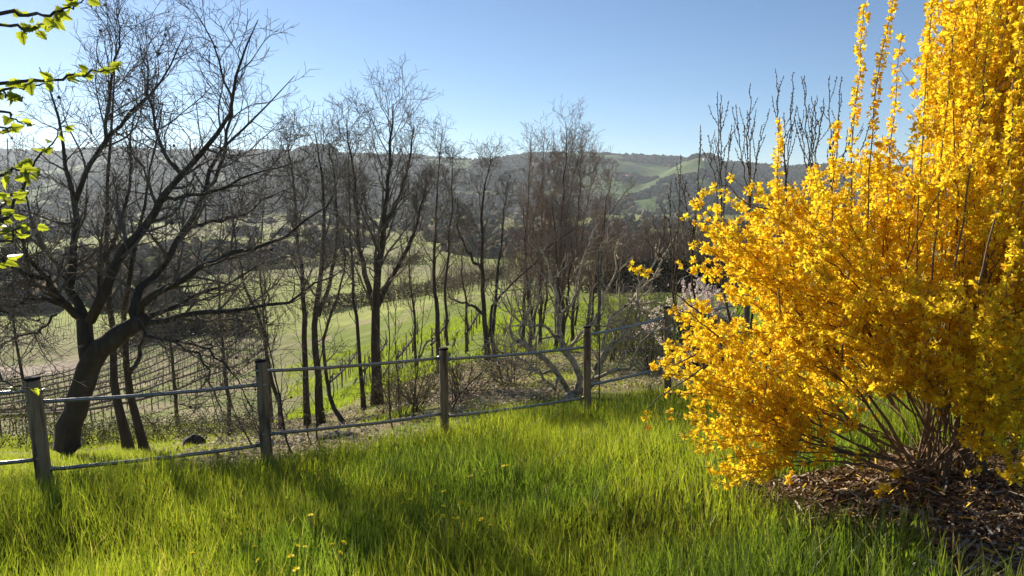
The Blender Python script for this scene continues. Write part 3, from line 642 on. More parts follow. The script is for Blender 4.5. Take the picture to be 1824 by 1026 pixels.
def vine_row(A, B, label, group, pstep=4.5, vstep=1.1, seed=0):
    rng = np.random.default_rng(seed); A = np.array(A[:2]); B = np.array(B[:2]); L = np.linalg.norm(B-A); d = (B-A)/L; ang = math.atan2(d[1], d[0])
    z0 = float(H(A[0], A[1])); t = thing('vine_row', (A[0], A[1], z0), label, 'vine row', group); bs = np.array([A[0], A[1], z0])
    for s in np.arange(0, L+.1, pstep):
        p = A+d*s; o = bpy.data.objects.new('post', VP); COL.objects.link(o); o.parent = t; o.location = tuple(np.array([p[0], p[1], float(H(p[0], p[1]))])-bs); o.rotation_euler = (rng.normal(0, .03), rng.normal(0, .03), rng.random()*6)
    for s in np.arange(.6, L, vstep):
        p = A+d*s; o = bpy.data.objects.new('vine', VV[rng.integers(4)]); COL.objects.link(o); o.parent = t; o.location = tuple(np.array([p[0], p[1], float(H(p[0], p[1]))])-bs); o.rotation_euler = (0, 0, ang+rng.normal(0, .15)); sc = rng.uniform(.8, 1.15); o.scale = (sc, sc, sc)
    n = max(3, int(L/2)); s = np.linspace(0, L, n); XY = A+d*s[:, None]; Z = H(XY[:, 0], XY[:, 1]); b = Bag()
    b.tubes(np.stack([XY[:, 0], XY[:, 1], Z+.82], 1), np.full(n, .075), 4, cap=False)
    for h in (1.3,): b.tubes(np.stack([XY[:, 0], XY[:, 1], Z+h], 1), np.full(n, .006), 3, cap=False)
    b.build('wire', M_vpost, t)
def left_vineyard():
    A0 = hit(-40, 785)[:2]; dirv = hit(300, 722)[:2]-A0; dirv /= np.linalg.norm(dirv); nrm = np.array([-dirv[1], dirv[0]]); rows = []
    for k in range(32):
        off = A0+nrm*k*2.3-dirv*50
        s = np.linspace(0, 190, 600); Q = off+dirv*s[:, None]; z = H(Q[:, 0], Q[:, 1]); px, py = proj(np.column_stack([Q, z]))
        ok = (px > -50) & (px < 475) & (Q[:, 1] < 93) & (Q[:, 1] > 24) & (py < 790) & (py > np.interp(px, [0, 150, 250, 460], [690, 668, 618, 606]))
        if ok.sum() < 12: continue
        rows.append((Q[ok][0], Q[ok][-1]))
    for k, (a, b) in enumerate(rows):
        ow = ['nearest', 'second', 'third', 'fourth', 'fifth', 'sixth', 'seventh', 'eighth', 'ninth', 'tenth', 'eleventh', 'twelfth', 'thirteenth', 'fourteenth', 'fifteenth', 'sixteenth', 'seventeenth', 'eighteenth', 'nineteenth', 'twentieth', 'penultimate', 'farthest']
        lab = ow[min(k, 21)]+' bare vine row on the slope left of the second fence post, counting away uphill'.replace(' uphill', '')
        vine_row(a, b, lab, 'vine rows on the left slope', 5, 1.1 if k < 10 else 1.3, 700+k)
    print('rows', len(rows))
left_vineyard()
def mid_vineyard():
    for k, w_ in enumerate(('leftmost', 'second', 'third', 'fourth', 'rightmost')):
        px0 = 580+k*62; A = onground(px0, 29); B = onground(px0+50-k*6, 47)
        vine_row(A, B, w_+' of the short thin vine rows in the bright field behind the middle trees', 'vine rows in the bright field', 6, 2.6, 740+k)
mid_vineyard()
def far_vines():
    rng = np.random.default_rng(31); b = Bag()
    for (cx, cy, wx, wy, a) in ((-70, 130, 66, 56, .35), (-20, 125, 34, 44, .9), (-110, 195, 70, 60, .1)):
        d = np.array([math.cos(a), math.sin(a)]); nn = np.array([-d[1], d[0]]); P = []
        for r in np.arange(-wy/2, wy/2, 2.6):
            s = np.arange(-wx/2, wx/2, 1.5)+rng.normal(0, .1); q = np.array([cx, cy])+d*s[:, None]+nn*r; P.append(q)
        q = np.concatenate(P); z = H(q[:, 0], q[:, 1]); lo = np.column_stack([q, z]); hi = lo+np.stack([rng.normal(0, .1, len(q)), rng.normal(0, .1, len(q)), rng.uniform(.6, 1.1, len(q))], 1)
        b.tubes(np.stack([lo, hi], 1), np.tile([[.035, .03]], (len(q), 1)), 3, cap=False)
    o = b.build('distant_vines', M_vine, None, (-50, 110, -18)); tag(o, 'countless tiny stakes and vines of the distant valley vineyards', 'vineyard', kind='stuff')
far_vines()

# ------------------------------------------------------------ fence
def fence():
    t = thing('post_and_rail_fence', onground(465, 7.8), 'weathered wooden post fence with two thin metal pipe rails along the grass edge', 'fence'); rng = np.random.default_rng(4)
    posts = [(57, 674, 84, 866, 6.6, .066), (464, 642, 479, 850, 7.8, .060), (790, 621, 792, 772, 9.2, .056), (1046, 582, 1046, 745, 10.4, .056), (1188, 547, 1190, 720, 11.8, .056), (-430, 690, -400, 900, 5.9, .066), (1330, 520, 1330, 680, 13.3, .056)]
    for (tx, ty, bx, by, d, r) in posts:
        top = W(tx, ty, d); bot = W(bx, by, d); bot[2] = min(bot[2], float(H(bot[0], bot[1]))-.2)
        n = 22; s = np.linspace(0, 1, n)[:, None]; P = bot*(1-s)+top*s; P[1:-1, :2] += rng.normal(0, .0022, (n-2, 2)); R = r*(1+.05*(1-s[:, 0]))+rng.normal(0, .0012, n); R[-1] = r*.9
        o = Bag().tubes(P, R, 20).build('post', M_post, t, smooth=False)
        ax = (top-bot)/np.linalg.norm(top-bot); c = Bag().tubes(np.array([top-ax*.012, top+ax*.006, top+ax*.014]), np.array([r*1.05, r*1.05, r*.8]), 16).build('post_top', M_cap, t); c.parent = o
    def rail(p, q, d0, d1, sag=.020, r=.019):
        a = W(*p, d0); b = W(*q, d1); n = 14; s = np.linspace(0, 1, n)[:, None]; P = a*(1-s)+b*s; P[:, 2] -= sag*4*(s*(1-s))[:, 0]; P += rng.normal(0, .0015, P.shape)
        P[1:-1] += 0; o = Bag().tubes(P, np.full(n, r), 10).build('rail', M_rail, t, smooth=True)
        for e, pp in ((P[0], P[1]), (P[-1], P[-2])):
            u = (e-pp)/np.linalg.norm(e-pp); k = Bag().tubes(np.array([e-u*.05, e+u*.004]), np.array([r*1.35, r*1.35]), 10).build('end_sleeve', M_rail, t); k.parent = o
    A, B, C, D, E = 6.6, 7.8, 9.2, 10.4, 11.8
    for a in [((-400, 722), (52, 696), 5.9, A), ((-390, 850), (74, 818), 5.9, A), ((60, 716), (460, 685), A, B), ((84, 836), (470, 792), A, B), ((468, 661), (786, 637), B, C), ((476, 773), (790, 737), B, C), ((793, 640), (1043, 618), C, D), ((793, 742), (1043, 708), C, D),
              ((1049, 596), (1186, 565), D, E), ((1049, 686), (1188, 652), D, E), ((1190, 562), (1328, 540), E, 13.3), ((1190, 645), (1328, 610), E, 13.3)]: rail(*a)
    for px, py, d in ((73, 696, A), (46, 716, A), (66, 818, A), (458, 661, B), (470, 686, B), (469, 774, B), (485, 790, B), (786, 640, C), (800, 637, C), (1040, 597, D), (1038, 618, D)):
        p = W(px, py, d-.07); Bag().tubes(np.array([p, p+[0, .05, 0]]), np.array([.013, .013]), 6).build('bolt', M_bolt, t)
fence()

# ------------------------------------------------------------ boulders
def boulder(name, px, d, sx, sy, sz, seed, label, m, rise=.35):
    rng = np.random.default_rng(seed); g = onground(px, d); n, k = 20, 12; th = np.linspace(0, 2*PI, n, endpoint=False); ph = np.linspace(-PI/2, PI/2, k); V = []
    for p in ph:
        for a in th:
            v = np.array([math.cos(p)*math.cos(a), math.cos(p)*math.sin(a), math.sin(p)]); f = 1+.5*(float(fbm(v[0]*2+seed, v[1]*2+v[2]*1.7, seed, 4))-.45); V.append(g+v*f*[sx, sy, sz]+[0, 0, sz*rise])
    i = np.arange(k-1)[:, None]*n; j = np.arange(n)[None]; Q = np.stack([i+j, i+(j+1) % n, i+n+(j+1) % n, i+n+j], -1).reshape(-1, 4)
    tag(build(name, V, Q, None, m, None, g, True), label, 'rock')
boulder('boulder', 326, 12.2, .21, .17, .20, 5, 'dark rounded boulder lying in the sunlit grass right of the slim trunk pair', M_rock)
boulder('earth_mound', 585, 11.2, .42, .30, .17, 8, 'rough grey earth mound just behind the rail right of the second post', M_mound, .0)

# ------------------------------------------------------------ grass
def blades(n, xf, yr, hgt, wid, rng, colf, keep, lean=.35, seg=3, sun_bias=True):
    y = yr[0]+(yr[1]-yr[0])*rng.random(n); x = (rng.random(n)*2-1)*xf*(y+.8); k = keep(x, y, rng); x, y = x[k], y[k]; n = len(x)
    z = H(x, y)-.01; patch = fbm(x*.9, y*.9, 81, 3); h = hgt*(.35+1.35*patch)*rng.uniform(.55, 1.25, n)*(1+.30*sstep(-1.5, -4, x)*(y < 9)); wd = wid*rng.uniform(.6, 1.4, n)
    a = rng.uniform(0, 2*PI, n); l = np.abs(rng.normal(0, lean, n))+.06; fa = rng.uniform(0, 2*PI, n)
    D = np.stack([np.cos(a), np.sin(a)], 1); S = np.stack([np.cos(fa), np.sin(fa)], 1); V = []
    B = np.stack([x, y, z], 1)
    for s in np.linspace(0, 1, seg+1):
        c = B.copy(); c[:, :2] += D*(l*h*s**1.8)[:, None]; c[:, 2] += h*(s-.18*l*s*s); ww = (wd*(1-s)**.6*.5)[:, None]
        if s < 1: L = c.copy(); L[:, :2] += S*ww; R_ = c.copy(); R_[:, :2] -= S*ww; V += [L, R_]
        else: V.append(c)
    V = np.stack(V, 1); m = V.shape[1]; o = np.arange(n)[:, None]*m; Q = []
    for q in range(seg-1): Q.append(np.stack([o[:, 0]+2*q, o[:, 0]+2*q+1, o[:, 0]+2*q+3, o[:, 0]+2*q+2], 1))
    T = np.stack([o[:, 0]+2*(seg-1), o[:, 0]+2*(seg-1)+1, o[:, 0]+2*seg], 1)
    C = colf(x, y, patch, rng); C = np.repeat(C[:, None, :], m, 1)
    return V.reshape(-1, 3), np.concatenate(Q), T, np.clip(C, .005, .9).reshape(-1, 3)
def gcol(x, y, p, rng):
    n = len(x); A = np.array([[.115, .155, .026]]); B = np.array([[.260, .300, .060]]); t = rng.random((n, 1)); C = A*(1-t)+B*t; dry = rng.random(n) < .075; C[dry] = [.32, .27, .13]; bl = fbm(x*.7+9, y*.7, 85, 3) > .55; C[bl] *= [.72, .85, 1.0]; return C*(1+rng.normal(0, .12, (n, 1)))
def keep_near(x, y, rng):
    thin = np.clip((x-.4)/1.4, 0, 1)*.55; return (rng.random(len(x)) > mulchmask(x, y)*.965+thin*sstep(6.2, 5.2, y)) & (y < np.minimum(8.2+(x+2.7)*.75, 12.6)+.5*rng.random(len(x))-.2)
rg = np.random.default_rng(12)
V, Q, T, C = blades(200000, 1.08, (2.6, 12.5), .35, .0105, rg, gcol, keep_near, .27)
o = build('grass', V, Q, T, M_grass, None, (0, 6, -2.5), False, C); tag(o, 'tall bright green grass filling the foreground up to the fence', 'grass', kind='stuff')
def mcol(x, y, p, rng):
    n = len(x); C = np.array([[.215, .265, .06]])*(1+rng.normal(0, .2, (n, 1))); d = rng.random(n) < .22; C[d] = [.24, .21, .11]; return C
def keep_m(x, y, rng):
    px = CX+F*x/y; return (y > 8.1+(x+2.7)*.75) & (fbm(x/1.2, y/1.2, 33, 3) > .29+.12*rng.random(len(x))+.03*((px > 450) & (px < 880)))
V, Q, T, C = blades(190000, .80, (7.0, 27), .12, .011, rg, mcol, keep_m, .5, 2)
o = build('meadow_grass', V, Q, T, M_grass, None, (0, 16, -4.5), False, C); tag(o, 'short patchy meadow grass under the bare trees beyond the fence', 'grass', kind='stuff')
def fcol(x, y, p, rng): return np.array([[.19, .24, .045]])*(1+rng.normal(0, .2, (len(x), 1)))
V, Q, T, C = blades(90000, .45, (24, 62), .22, .03, rg, fcol, lambda x, y, r: (CX+F*x/y > 500) & (fbm(x/5., y/5., 34, 3) > .36), .5, 2)
o = build('field_grass', V, Q, T, M_grass, None, (0, 40, -7), False, C); tag(o, 'bright green grass of the sunlit field behind the middle trees', 'grass', kind='stuff')
# leaf litter ---------------------------------------------------------------
def litter():
    rng = np.random.default_rng(14); n = 70000; y = 8.3+16*rng.random(n)**1.1; x = rng.uniform(-.46, .30, n)*y-0.3; k = (fbm(x/1.6, y/1.6, 31, 4) > .27+.12*rng.random(n)+.13*(x/y > .02)) & (y > 8.4+(x+2.7)*.7) & (x/y > -.40+.09*rng.normal(0, 1, n)); x, y = x[k], y[k]; n = len(x)
    P = np.stack([x, y, H(x, y)+rng.uniform(.01, .10, n)], 1); cols = np.array([[.46, .38, .27], [.34, .26, .17], [.58, .50, .38], [.22, .15, .09]])[rng.choice(4, n, p=[.4, .3, .15, .15])]
    a = rng.uniform(0, 2*PI, n); s = rng.uniform(.018, .042, n)[:, None]; u = np.stack([np.cos(a), np.sin(a), rng.normal(0, .35, n)], 1); v = np.stack([-np.sin(a), np.cos(a), rng.normal(0, .35, n)], 1); up = np.stack([rng.normal(0, .3, n), rng.normal(0, .3, n), rng.normal(.2, .4, n)], 1)
    V = np.stack([P-u*s, P+v*s*.6+up*s*.5, P+u*s, P-v*s*.6+up*s*.5], 1).reshape(-1, 3)
    o = build('leaf_litter', V, np.arange(n*4).reshape(-1, 4), None, M_litter, None, (-3, 14, -4), False, np.repeat(cols*(1+rng.normal(0, .15, (n, 1))), 4, 0)); tag(o, 'pale dead leaves carpeting the slope under the middle trees', 'leaf litter', kind='stuff')
litter()
def mulch():
    rng = np.random.default_rng(15); n = 60000; x = rng.uniform(1.6, 6.2, n); y = rng.uniform(2.7, 6.9, n); k = rng.random(n)*.9+.08 < mulchmask(x, y); x, y = x[k], y[k]; n = len(x)
    pile = fbm(x*1.3, y*1.3, 62, 3)*.12*mulchmask(x, y); P = np.stack([x, y, H(x, y)+pile*.5+rng.uniform(0, .05, n)], 1)
    a = rng.normal(.45, .75, n); L = rng.uniform(.015, .075, n)[:, None]*(1+1.2*(rng.random((n, 1)) < .08)); wd = rng.uniform(.002, .007, n)[:, None]; u = np.stack([np.cos(a), np.sin(a), rng.normal(0, .25, n)], 1); v = np.stack([-np.sin(a), np.cos(a), rng.normal(0, .6, n)], 1); mid = rng.normal(0, .006, (n, 3))
    V = np.stack([P-u*L-v*wd, P-u*L+v*wd, P+mid+v*wd*1.3, P+mid-v*wd*1.3, P+u*L+v*wd, P+u*L-v*wd], 1).reshape(-1, 3); b = np.arange(n)[:, None]*6
    Q = np.concatenate([b+[0, 1, 2, 3], b+[3, 2, 4, 5]]); cols = np.array([[.18, .115, .062], [.30, .22, .14], [.10, .060, .034], [.48, .42, .34], [.75, .50, .03]])[rng.choice(5, n, p=[.39, .24, .25, .10, .02])]
    o = build('mulch', V, Q, None, M_mulch, None, (3.7, 4.8, -2.2), False, np.repeat(cols*(1+rng.normal(0, .15, (n, 1))), 6, 0)); tag(o, 'brown shredded stalks and bark mulch spread under the yellow bush', 'mulch', kind='stuff')
mulch()

def weeds():
    rng = np.random.default_rng(16); n = 260; x = rng.uniform(-4, 4.2, n); y = rng.uniform(3.6, 8.5, n); k = (np.abs(mulchmask(x, y)-.5) < .49) | (rng.random(n) < .35); x, y = x[k], y[k]; b = []
    m = 26; X = np.repeat(x, m)+rng.normal(0, .05, len(x)*m); Y = np.repeat(y, m)+rng.normal(0, .05, len(x)*m); P = np.stack([X, Y, H(X, Y)+rng.uniform(.02, .13, len(X))], 1)
    q = leaves_mesh(P, rng, .011, np.array([.11, .17, .05]), .3); o = q.build('clover_patch', M_ivy, None, (0, 6, -2.5)); tag(o, 'small round leaved clover and weeds growing among the tall grass', 'weeds', kind='stuff')
weeds()
# dandelions ------------------------------------------------------------------
def dandelions():
    spots = [(553, 919), (343, 990), (453, 977), (530, 973), (543, 975), (518, 992), (460, 1001), (591, 972), (612, 970), (606, 987), (6, 880), (528, 1018), (897, 832), (904, 831), (845, 837), (864, 841), (840, 849), (777, 864), (791, 876), (789, 904), (822, 898), (837, 900), (789, 921), (808, 925), (815, 927), (873, 937), (730, 891), (718, 898), (705, 881), (857, 927)]
    ORD = 'first second third fourth fifth sixth seventh eighth ninth tenth eleventh twelfth thirteenth fourteenth fifteenth sixteenth seventeenth eighteenth nineteenth twentieth twenty-first twenty-second twenty-third twenty-fourth twenty-fifth twenty-sixth twenty-seventh twenty-eighth twenty-ninth thirtieth'.split(); spots.sort()
    rng = np.random.default_rng(6)
    b = Bag()
    for ring, (nn, r, zz) in enumerate(((22, .019, .004), (18, .015, .009), (12, .009, .013))):
        for k in range(nn):
            a = 2*PI*k/nn+ring*.2; c, s = math.cos(a), math.sin(a); c2, s2 = math.cos(a+PI/2), math.sin(a+PI/2)
            b.add([(0, 0, 0), (c*r*.7+c2*.002, s*r*.7+s2*.002, zz*.7), (c*r, s*r, zz), (c*r*.7-c2*.002, s*r*.7-s2*.002, zz*.7)], [(0, 1, 2, 3)])
    o = b.build('flower_head', M_dand, None, (0, 0, 0)); hm = o.data; bpy.data.objects.remove(o)
    for i, (px, py) in enumerate(spots):
        h = .33; p = hit(px, py, h); top = np.array([p[0], p[1], p[2]+h])
        t = thing('dandelion', p, ORD[i]+' yellow dandelion from the left in the tall green grass', 'dandelion', 'dandelions in the grass')
        Bag().tubes(resample([p, (p+top)/2+rng.normal(0, .01, 3), top], 6), np.full(6, .0028), 5).build('stem', M_dstem, t)
        f = bpy.data.objects.new('flower_head', hm); COL.objects.link(f); f.parent = t; f.location = (0, 0, h); f.rotation_euler = (rng.normal(-.1, .3), rng.normal(-.3, .3), rng.random()*6); s = rng.uniform(.85, 1.2); f.scale = (s, s, s)
dandelions()
# sagging cord at the bottom left
p = [W(-20, 995, 4.75), W(60, 1003, 4.7), W(115, 1012, 4.65), W(150, 1005, 4.7), W(195, 996, 4.75)]
o = Bag().tubes(resample(p, 20), np.full(20, .0022), 5).build('cord', M_wire, None, p[2], True); tag(o, 'thin pale dry stalk lying sagging over the grass at the bottom left', 'stalk')
# utility pole at the far left
p = onground(10, 150); q = W(13, 247, 150)
t = thing('utility_pole', p, 'thin tall pole standing against the sky at the left edge', 'pole'); Bag().tubes(np.array([p, (p+q)/2, q]), np.array([.16, .13, .10]), 8).build('shaft', M_pole, t); Bag().tubes(np.array([q+[-.9, 0, -.5], q+[.9, 0, -.5]]), np.array([.06, .06]), 6).build('crossarm', M_pole, t)

# ------------------------------------------------------------ forsythia
def inpoly(px, py, poly):
    px = np.asarray(px); py = np.asarray(py); c = np.zeros(px.shape, bool); n = len(poly); j = n-1
    for i in range(n):
        xi, yi = poly[i]; xj, yj = poly[j]; h = ((yi > py) != (yj > py)) & (px < (xj-xi)*(py-yi)/(yj-yi+1e-9)+xi); c ^= h; j = i
    return c
def flowers(P, A, rng, size=.0235, col=(.94, .655, .035)):
    """P: nodes, A: axis of each flower. four narrow petals a flower"""
    n = len(P); A = A/np.linalg.norm(A, axis=1, keepdims=True); r = rng.normal(0, 1, (n, 3)); U = np.cross(A, r); U /= np.linalg.norm(U, axis=1, keepdims=True); Vv = np.cross(A, U); s = size*rng.uniform(.75, 1.3, (n, 1)); out = []; op = rng.uniform(.45, 1.1, (n, 1))
    c0 = P+A*s*.45
    for k in range(4):
        a = k*PI/2; R_ = U*math.cos(a)+Vv*math.sin(a); S = -U*math.sin(a)+Vv*math.cos(a); tip = c0+R_*s*1.25*op+A*s*(1.25-.75*op); m = c0+(R_*.62*op+A*.55)*s; tw = A*rng.normal(0, .12, (n, 1))*s
        out.append(np.stack([c0-A*s*.35, m+S*s*.30+tw, tip, m-S*s*.30-tw], 1))
    V = np.stack(out, 1).reshape(-1, 3); C = np.array([col])*(1+rng.normal(0, .10, (n, 1))); C[:, 1] *= 1+rng.normal(0, .07, n); C = np.repeat(C, 16, 0)
    return V, np.arange(n*16).reshape(-1, 4), np.clip(C, .005, .95)
def along(P, spacing, rng, t0=0., t1=1.):
    """points and directions along every polyline about every `spacing` metres"""
    S = np.linalg.norm(np.diff(P, axis=1), axis=2); L = S.sum(1)*(t1-t0); cnt = np.maximum((L/spacing).astype(int), 1); idx = np.repeat(np.arange(len(P)), cnt)
    k = np.concatenate([np.arange(c) for c in cnt]); t = t0+(t1-t0)*(k+rng.random(len(k))*.35)/np.repeat(cnt, cnt); f = t*(P.shape[1]-1); i = np.clip(f.astype(int), 0, P.shape[1]-2); g = (f-i)[:, None]
    a, b = P[idx, i], P[idx, i+1]; T = b-a; T /= np.linalg.norm(T, axis=1, keepdims=True)+1e-9; return a*(1-g)+b*g, T, t, idx
def forsythia():
    rng = np.random.default_rng(2024); D = 5.35; g = onground(1712, D); g[0] = (1712-CX)/F*D
    t = thing('forsythia_bush', g, 'huge golden yellow flowering bush spilling over the grass at the right', 'flowering bush')
    env = [(1205, 372), (1222, 345), (1255, 360), (1292, 306), (1340, 322), (1400, 318), (1440, 300), (1500, 275), (1545, 240), (1590, 205), (1625, 130), (1650, 20), (1665, -120), (1800, -200), (2250, -250), (2300, 800), (1900, 900), (1824, 885), (1790, 820), (1735, 810), (1722, 740), (1690, 720), (1640, 705), (1560, 700), (1500, 715), (1450, 735), (1420, 790), (1370, 850), (1300, 868), (1240, 840), (1200, 790), (1215, 735), (1188, 690), (1178, 620), (1198, 565), (1232, 500), (1225, 440)]
    # tips of the stems in a rounded volume about the foot of the bush
    n = 26000; a = rng.uniform(0, 2*PI, n); rad = rng.uniform(.15, 1, n)**.6; z = rng.uniform(-2.0, 2.35, n)
    rx = np.interp(z, [-2, -1.5, -.6, .3, 1.4, 2.3], [2.35, 2.45, 2.4, 2.15, 1.35, .9]); ry = rx*.78
    x = g[0]+np.cos(a)*rad*rx; y = g[1]+.25+np.sin(a)*rad*ry; P = np.stack([x, y, z], 1); px, py = proj(P); dist = np.linalg.norm(P, axis=1)
    ok = inpoly(px, py, env) & (y > 2.9) & (dist > 3.0) & (z > H(x, y)+.25); ok &= ~((px > 1430) & (py > 700) & (rng.random(n) > .12) & ~((px > 1720) & (y < 4.5))); ok &= (y < g[1]+.55) | (rng.random(n) < .35); P = P[ok]
    vis = (proj(P)[0] < 1900); P = np.concatenate([P[vis][:265], P[~vis][:45]])
    EX = [(1745, 745, 3.9), (1795, 800, 3.8), (1818, 865, 3.7), (1760, 650, 3.8), (1805, 700, 3.7), (1730, 800, 4.0), (1815, 760, 3.7), (1770, 560, 3.7), (1700, 640, 3.9), (1820, 600, 3.6), (1690, 540, 3.8), (1300, 862, 4.6), (1345, 835, 4.6), (1275, 820, 4.5), (1245, 795, 4.6), (1205, 775, 4.7), (1330, 800, 4.8), (1385, 800, 4.8), (1235, 740, 4.6), (1310, 850, 4.9), (1195, 660, 4.8), (1180, 640, 5.0), (1225, 350, 5.2), (1290, 305, 5.1), (1250, 390, 4.8), (1330, 320, 5.0), (1400, 320, 4.9), (1210, 430, 4.9), (1220, 480, 5.1), (1205, 380, 5.0), (1170, 640, 4.8), (1168, 600, 4.9), (1178, 700, 4.7), (1185, 560, 5.0), (1172, 665, 4.6), (1560, 700, 4.2), (1640, 700, 4.1), (1480, 720, 4.3)]
    P = np.concatenate([np.array([W(*e) for e in EX]), P])
    st = []; sr = []; NB = 16
    NM = 46; order = rng.permutation(len(P)); order = np.concatenate([[1, 11, 13, 22, 25], order[~np.isin(order, [1, 11, 13, 22, 25])]]); mains = []
    for cnt, q in enumerate(order):
        e = P[q]; s = np.linspace(0, 1, NB)[:, None]
        if cnt < NM:
            b0 = g+np.array([rng.normal(.06, .17), rng.normal(0, .15), -.05]); h = e-b0; hor = h*[1, 1, 0]
            c1 = b0+hor*.30+np.array([0, 0, .36*abs(h[2])+.10])*rng.uniform(.9, 1.15); c2 = b0+hor*.68+np.array([0, 0, h[2]*.75+.16*np.linalg.norm(hor)*rng.uniform(.3, 1.3)*(1 if h[2] < 2.2 else .2)])
            r = rng.uniform(.006, .012) if cnt % 4 else rng.uniform(.012, .018)
        else:
            M_ = mains[int(np.argmin([np.linalg.norm(m[-1]-e)*rng.uniform(.8, 1.5) for m in mains]))]; k0 = rng.integers(4, 9); b0 = M_[k0]; T0 = (M_[k0+1]-M_[k0]); T0 /= np.linalg.norm(T0)
            h = e-b0; l = np.linalg.norm(h); c1 = b0+T0*l*.35; c2 = b0+h*.65+np.array([0, 0, .12*l*rng.uniform(.3, 1.2)]); r = rng.uniform(.004, .008)
        C = b0*(1-s)**3+3*c1*s*(1-s)**2+3*c2*s*s*(1-s)+e*s**3; C[1:-1] += rng.normal(0, .009, (NB-2, 3))
        if cnt < NM: mains.append(C)
        st.append(C); sr.append(np.linspace(r, .0022, NB))
    st = np.stack(st); sr = np.stack(sr)
    thick = sr[:, 0] > .0089
    for P_, R_ in zip(st[thick][:62], sr[thick][:62]): Bag().tubes(P_, R_, 8).build('stem', M_fstem, t, smooth=True)
    rest = np.ones(len(st), bool); rest[np.where(thick)[0][:62]] = False
    # old grey trunks
    for (bx, tx, ty, r, dd) in ((1752, 1742, 690, .040, -.02), (1728, 1742, 760, .022, .05), (1790, 1815, 640, .032, .25)):
        p0 = onground(bx, D+dd)-[0, 0, .06]; P_ = resample([p0, W((bx*.7+tx*.3), 850, D+dd), W(bx*.3+tx*.7, (850+ty)/2, D+dd), W(tx, ty, D+dd+.1), W(tx+20, ty-150, D+dd+.2), W(tx+25, ty-420, D+dd+.2)], 18, rng, .008)
        Bag().tubes(P_, np.linspace(r*1.15, r*.25, 18), 12).build('trunk', M_fstem, t, smooth=True)
    # tall shoots against the sky, and stray sprigs
    sh = []
    for pts, d in (([(1500, 640), (1512, 450), (1520, 250), (1530, 120), (1539, 5)], 4.8), ([(1535, 620), (1545, 420), (1552, 250), (1568, 120), (1592, -10)], 4.7), ([(1570, 520), (1580, 350), (1592, 220), (1607, 55)], 5.0), ([(1390, 560), (1388, 400), (1385, 300), (1389, 208)], 4.9), ([(1480, 470), (1485, 330), (1488, 250), (1495, 215)], 5.0),
                   ([(1630, 500), (1640, 300), (1650, 120), (1665, -40)], 4.6), ([(1660, 500), (1680, 250), (1700, 60), (1720, -60)], 4.4), ([(1700, 480), (1740, 250), (1760, 80), (1790, -60)], 4.2), ([(1600, 560), (1625, 380), (1648, 220), (1655, 60), (1660, -60)], 4.9), ([(1545, 500), (1560, 380), (1566, 300), (1572, 240)], 5.1), ([(1740, 520), (1790, 300), (1810, 120), (1830, -40)], 4.0),
                   ([(1640, 620), (1670, 380), (1690, 200), (1700, 20)], 5.2), ([(1700, 620), (1735, 380), (1750, 200), (1775, -20)], 5.4), ([(1250, 560), (1200, 520), (1160, 495), (1118, 468)], 4.7), ([(1280, 600), (1230, 560), (1190, 548)], 4.7), ([(1260, 650), (1200, 690), (1160, 720), (1148, 765)], 4.5), ([(1240, 630), (1195, 650), (1150, 655)], 4.6),
                   ([(1690, 880), (1640, 860), (1590, 862), (1560, 880)], 4.95), ([(1685, 870), (1650, 820), (1610, 830), (1585, 850)], 5.0), ([(1650, 870), (1590, 850), (1530, 870), (1500, 880)], 5.1), ([(1440, 740), (1420, 790), (1405, 830), (1400, 865)], 4.9), ([(1390, 380), (1330, 360), (1290, 330), (1245, 345)], 4.9)):
        dd = np.linspace(.15, 0, len(pts)); sh.append(resample([W(x_, y_, d+k_) for (x_, y_), k_ in zip(pts, dd)], NB, rng, .006))
    sh = np.stack(sh); shr = np.tile(np.linspace(.006, .002, NB), (len(sh), 1))
    P1, R1 = grow(st, sr, 6, rng, .38, .97, .42, .35, 34, 12, .10, .10, 6, .6, .0016, rmax=.005); p, q = proj(P1[:, -1]); k = inpoly(p, q, env) | (rng.random(len(P1)) < .18); P1, R1 = P1[k], R1[k]
    P2, R2 = grow(P1, R1, 2, rng, .2, .95, .17, .3, 38, 12, .08, .10, 4, .7, .0013)
    b = Bag(); b.tubes(st[rest], sr[rest], 5, cap=False); b.tubes(sh, shr, 5, cap=False); b.tubes(P1, R1, 4, cap=False); b.tubes(P2, R2, 3, cap=False); b.build('twigs', M_fstem, t)
    N_, T_, X_ = [], [], []
    for P_, sp, a0 in ((st, .080, .48), (P1, .066, .08), (P2, .050, .25)):
        p, T, tt, idx = along(P_, sp, rng, a0, 1.); pr = proj(p); k = (inpoly(*pr, env) | (rng.random(len(p)) < .35)) & (p[:, 2] > H(p[:, 0], p[:, 1])+.10) & (rng.random(len(p)) < .93); N_.append(p[k]); T_.append(T[k])
    p, T, tt, idx = along(sh, .050, rng, .22, 1.); k = (idx < 13) | (tt > .7); k &= ~((idx >= 17) & (idx < 22) & (tt < .45)); N_.append(p[k]); T_.append(T[k]); p2 = p[k]; 
    Pn = np.concatenate(N_); Tn = np.concatenate(T_); rep = 4; Pn = np.repeat(Pn, rep, 0)+rng.normal(0, .006, (len(Pn)*rep, 3)); Tn = np.repeat(Tn, rep, 0)
    side = np.cross(Tn, rng.normal(0, 1, Tn.shape)); side /= np.linalg.norm(side, axis=1, keepdims=True); Ax = side+Tn*.25; Ax[:, 2] -= .35
    V, Q, C = flowers(Pn, Ax, rng); o = build('blossom', V, Q, None, M_blos, t, None, False, C); t['flowers'] = len(Pn); del t['flowers']; open('/tmp/fl.txt', 'w').write(str(len(Pn)))
forsythia()
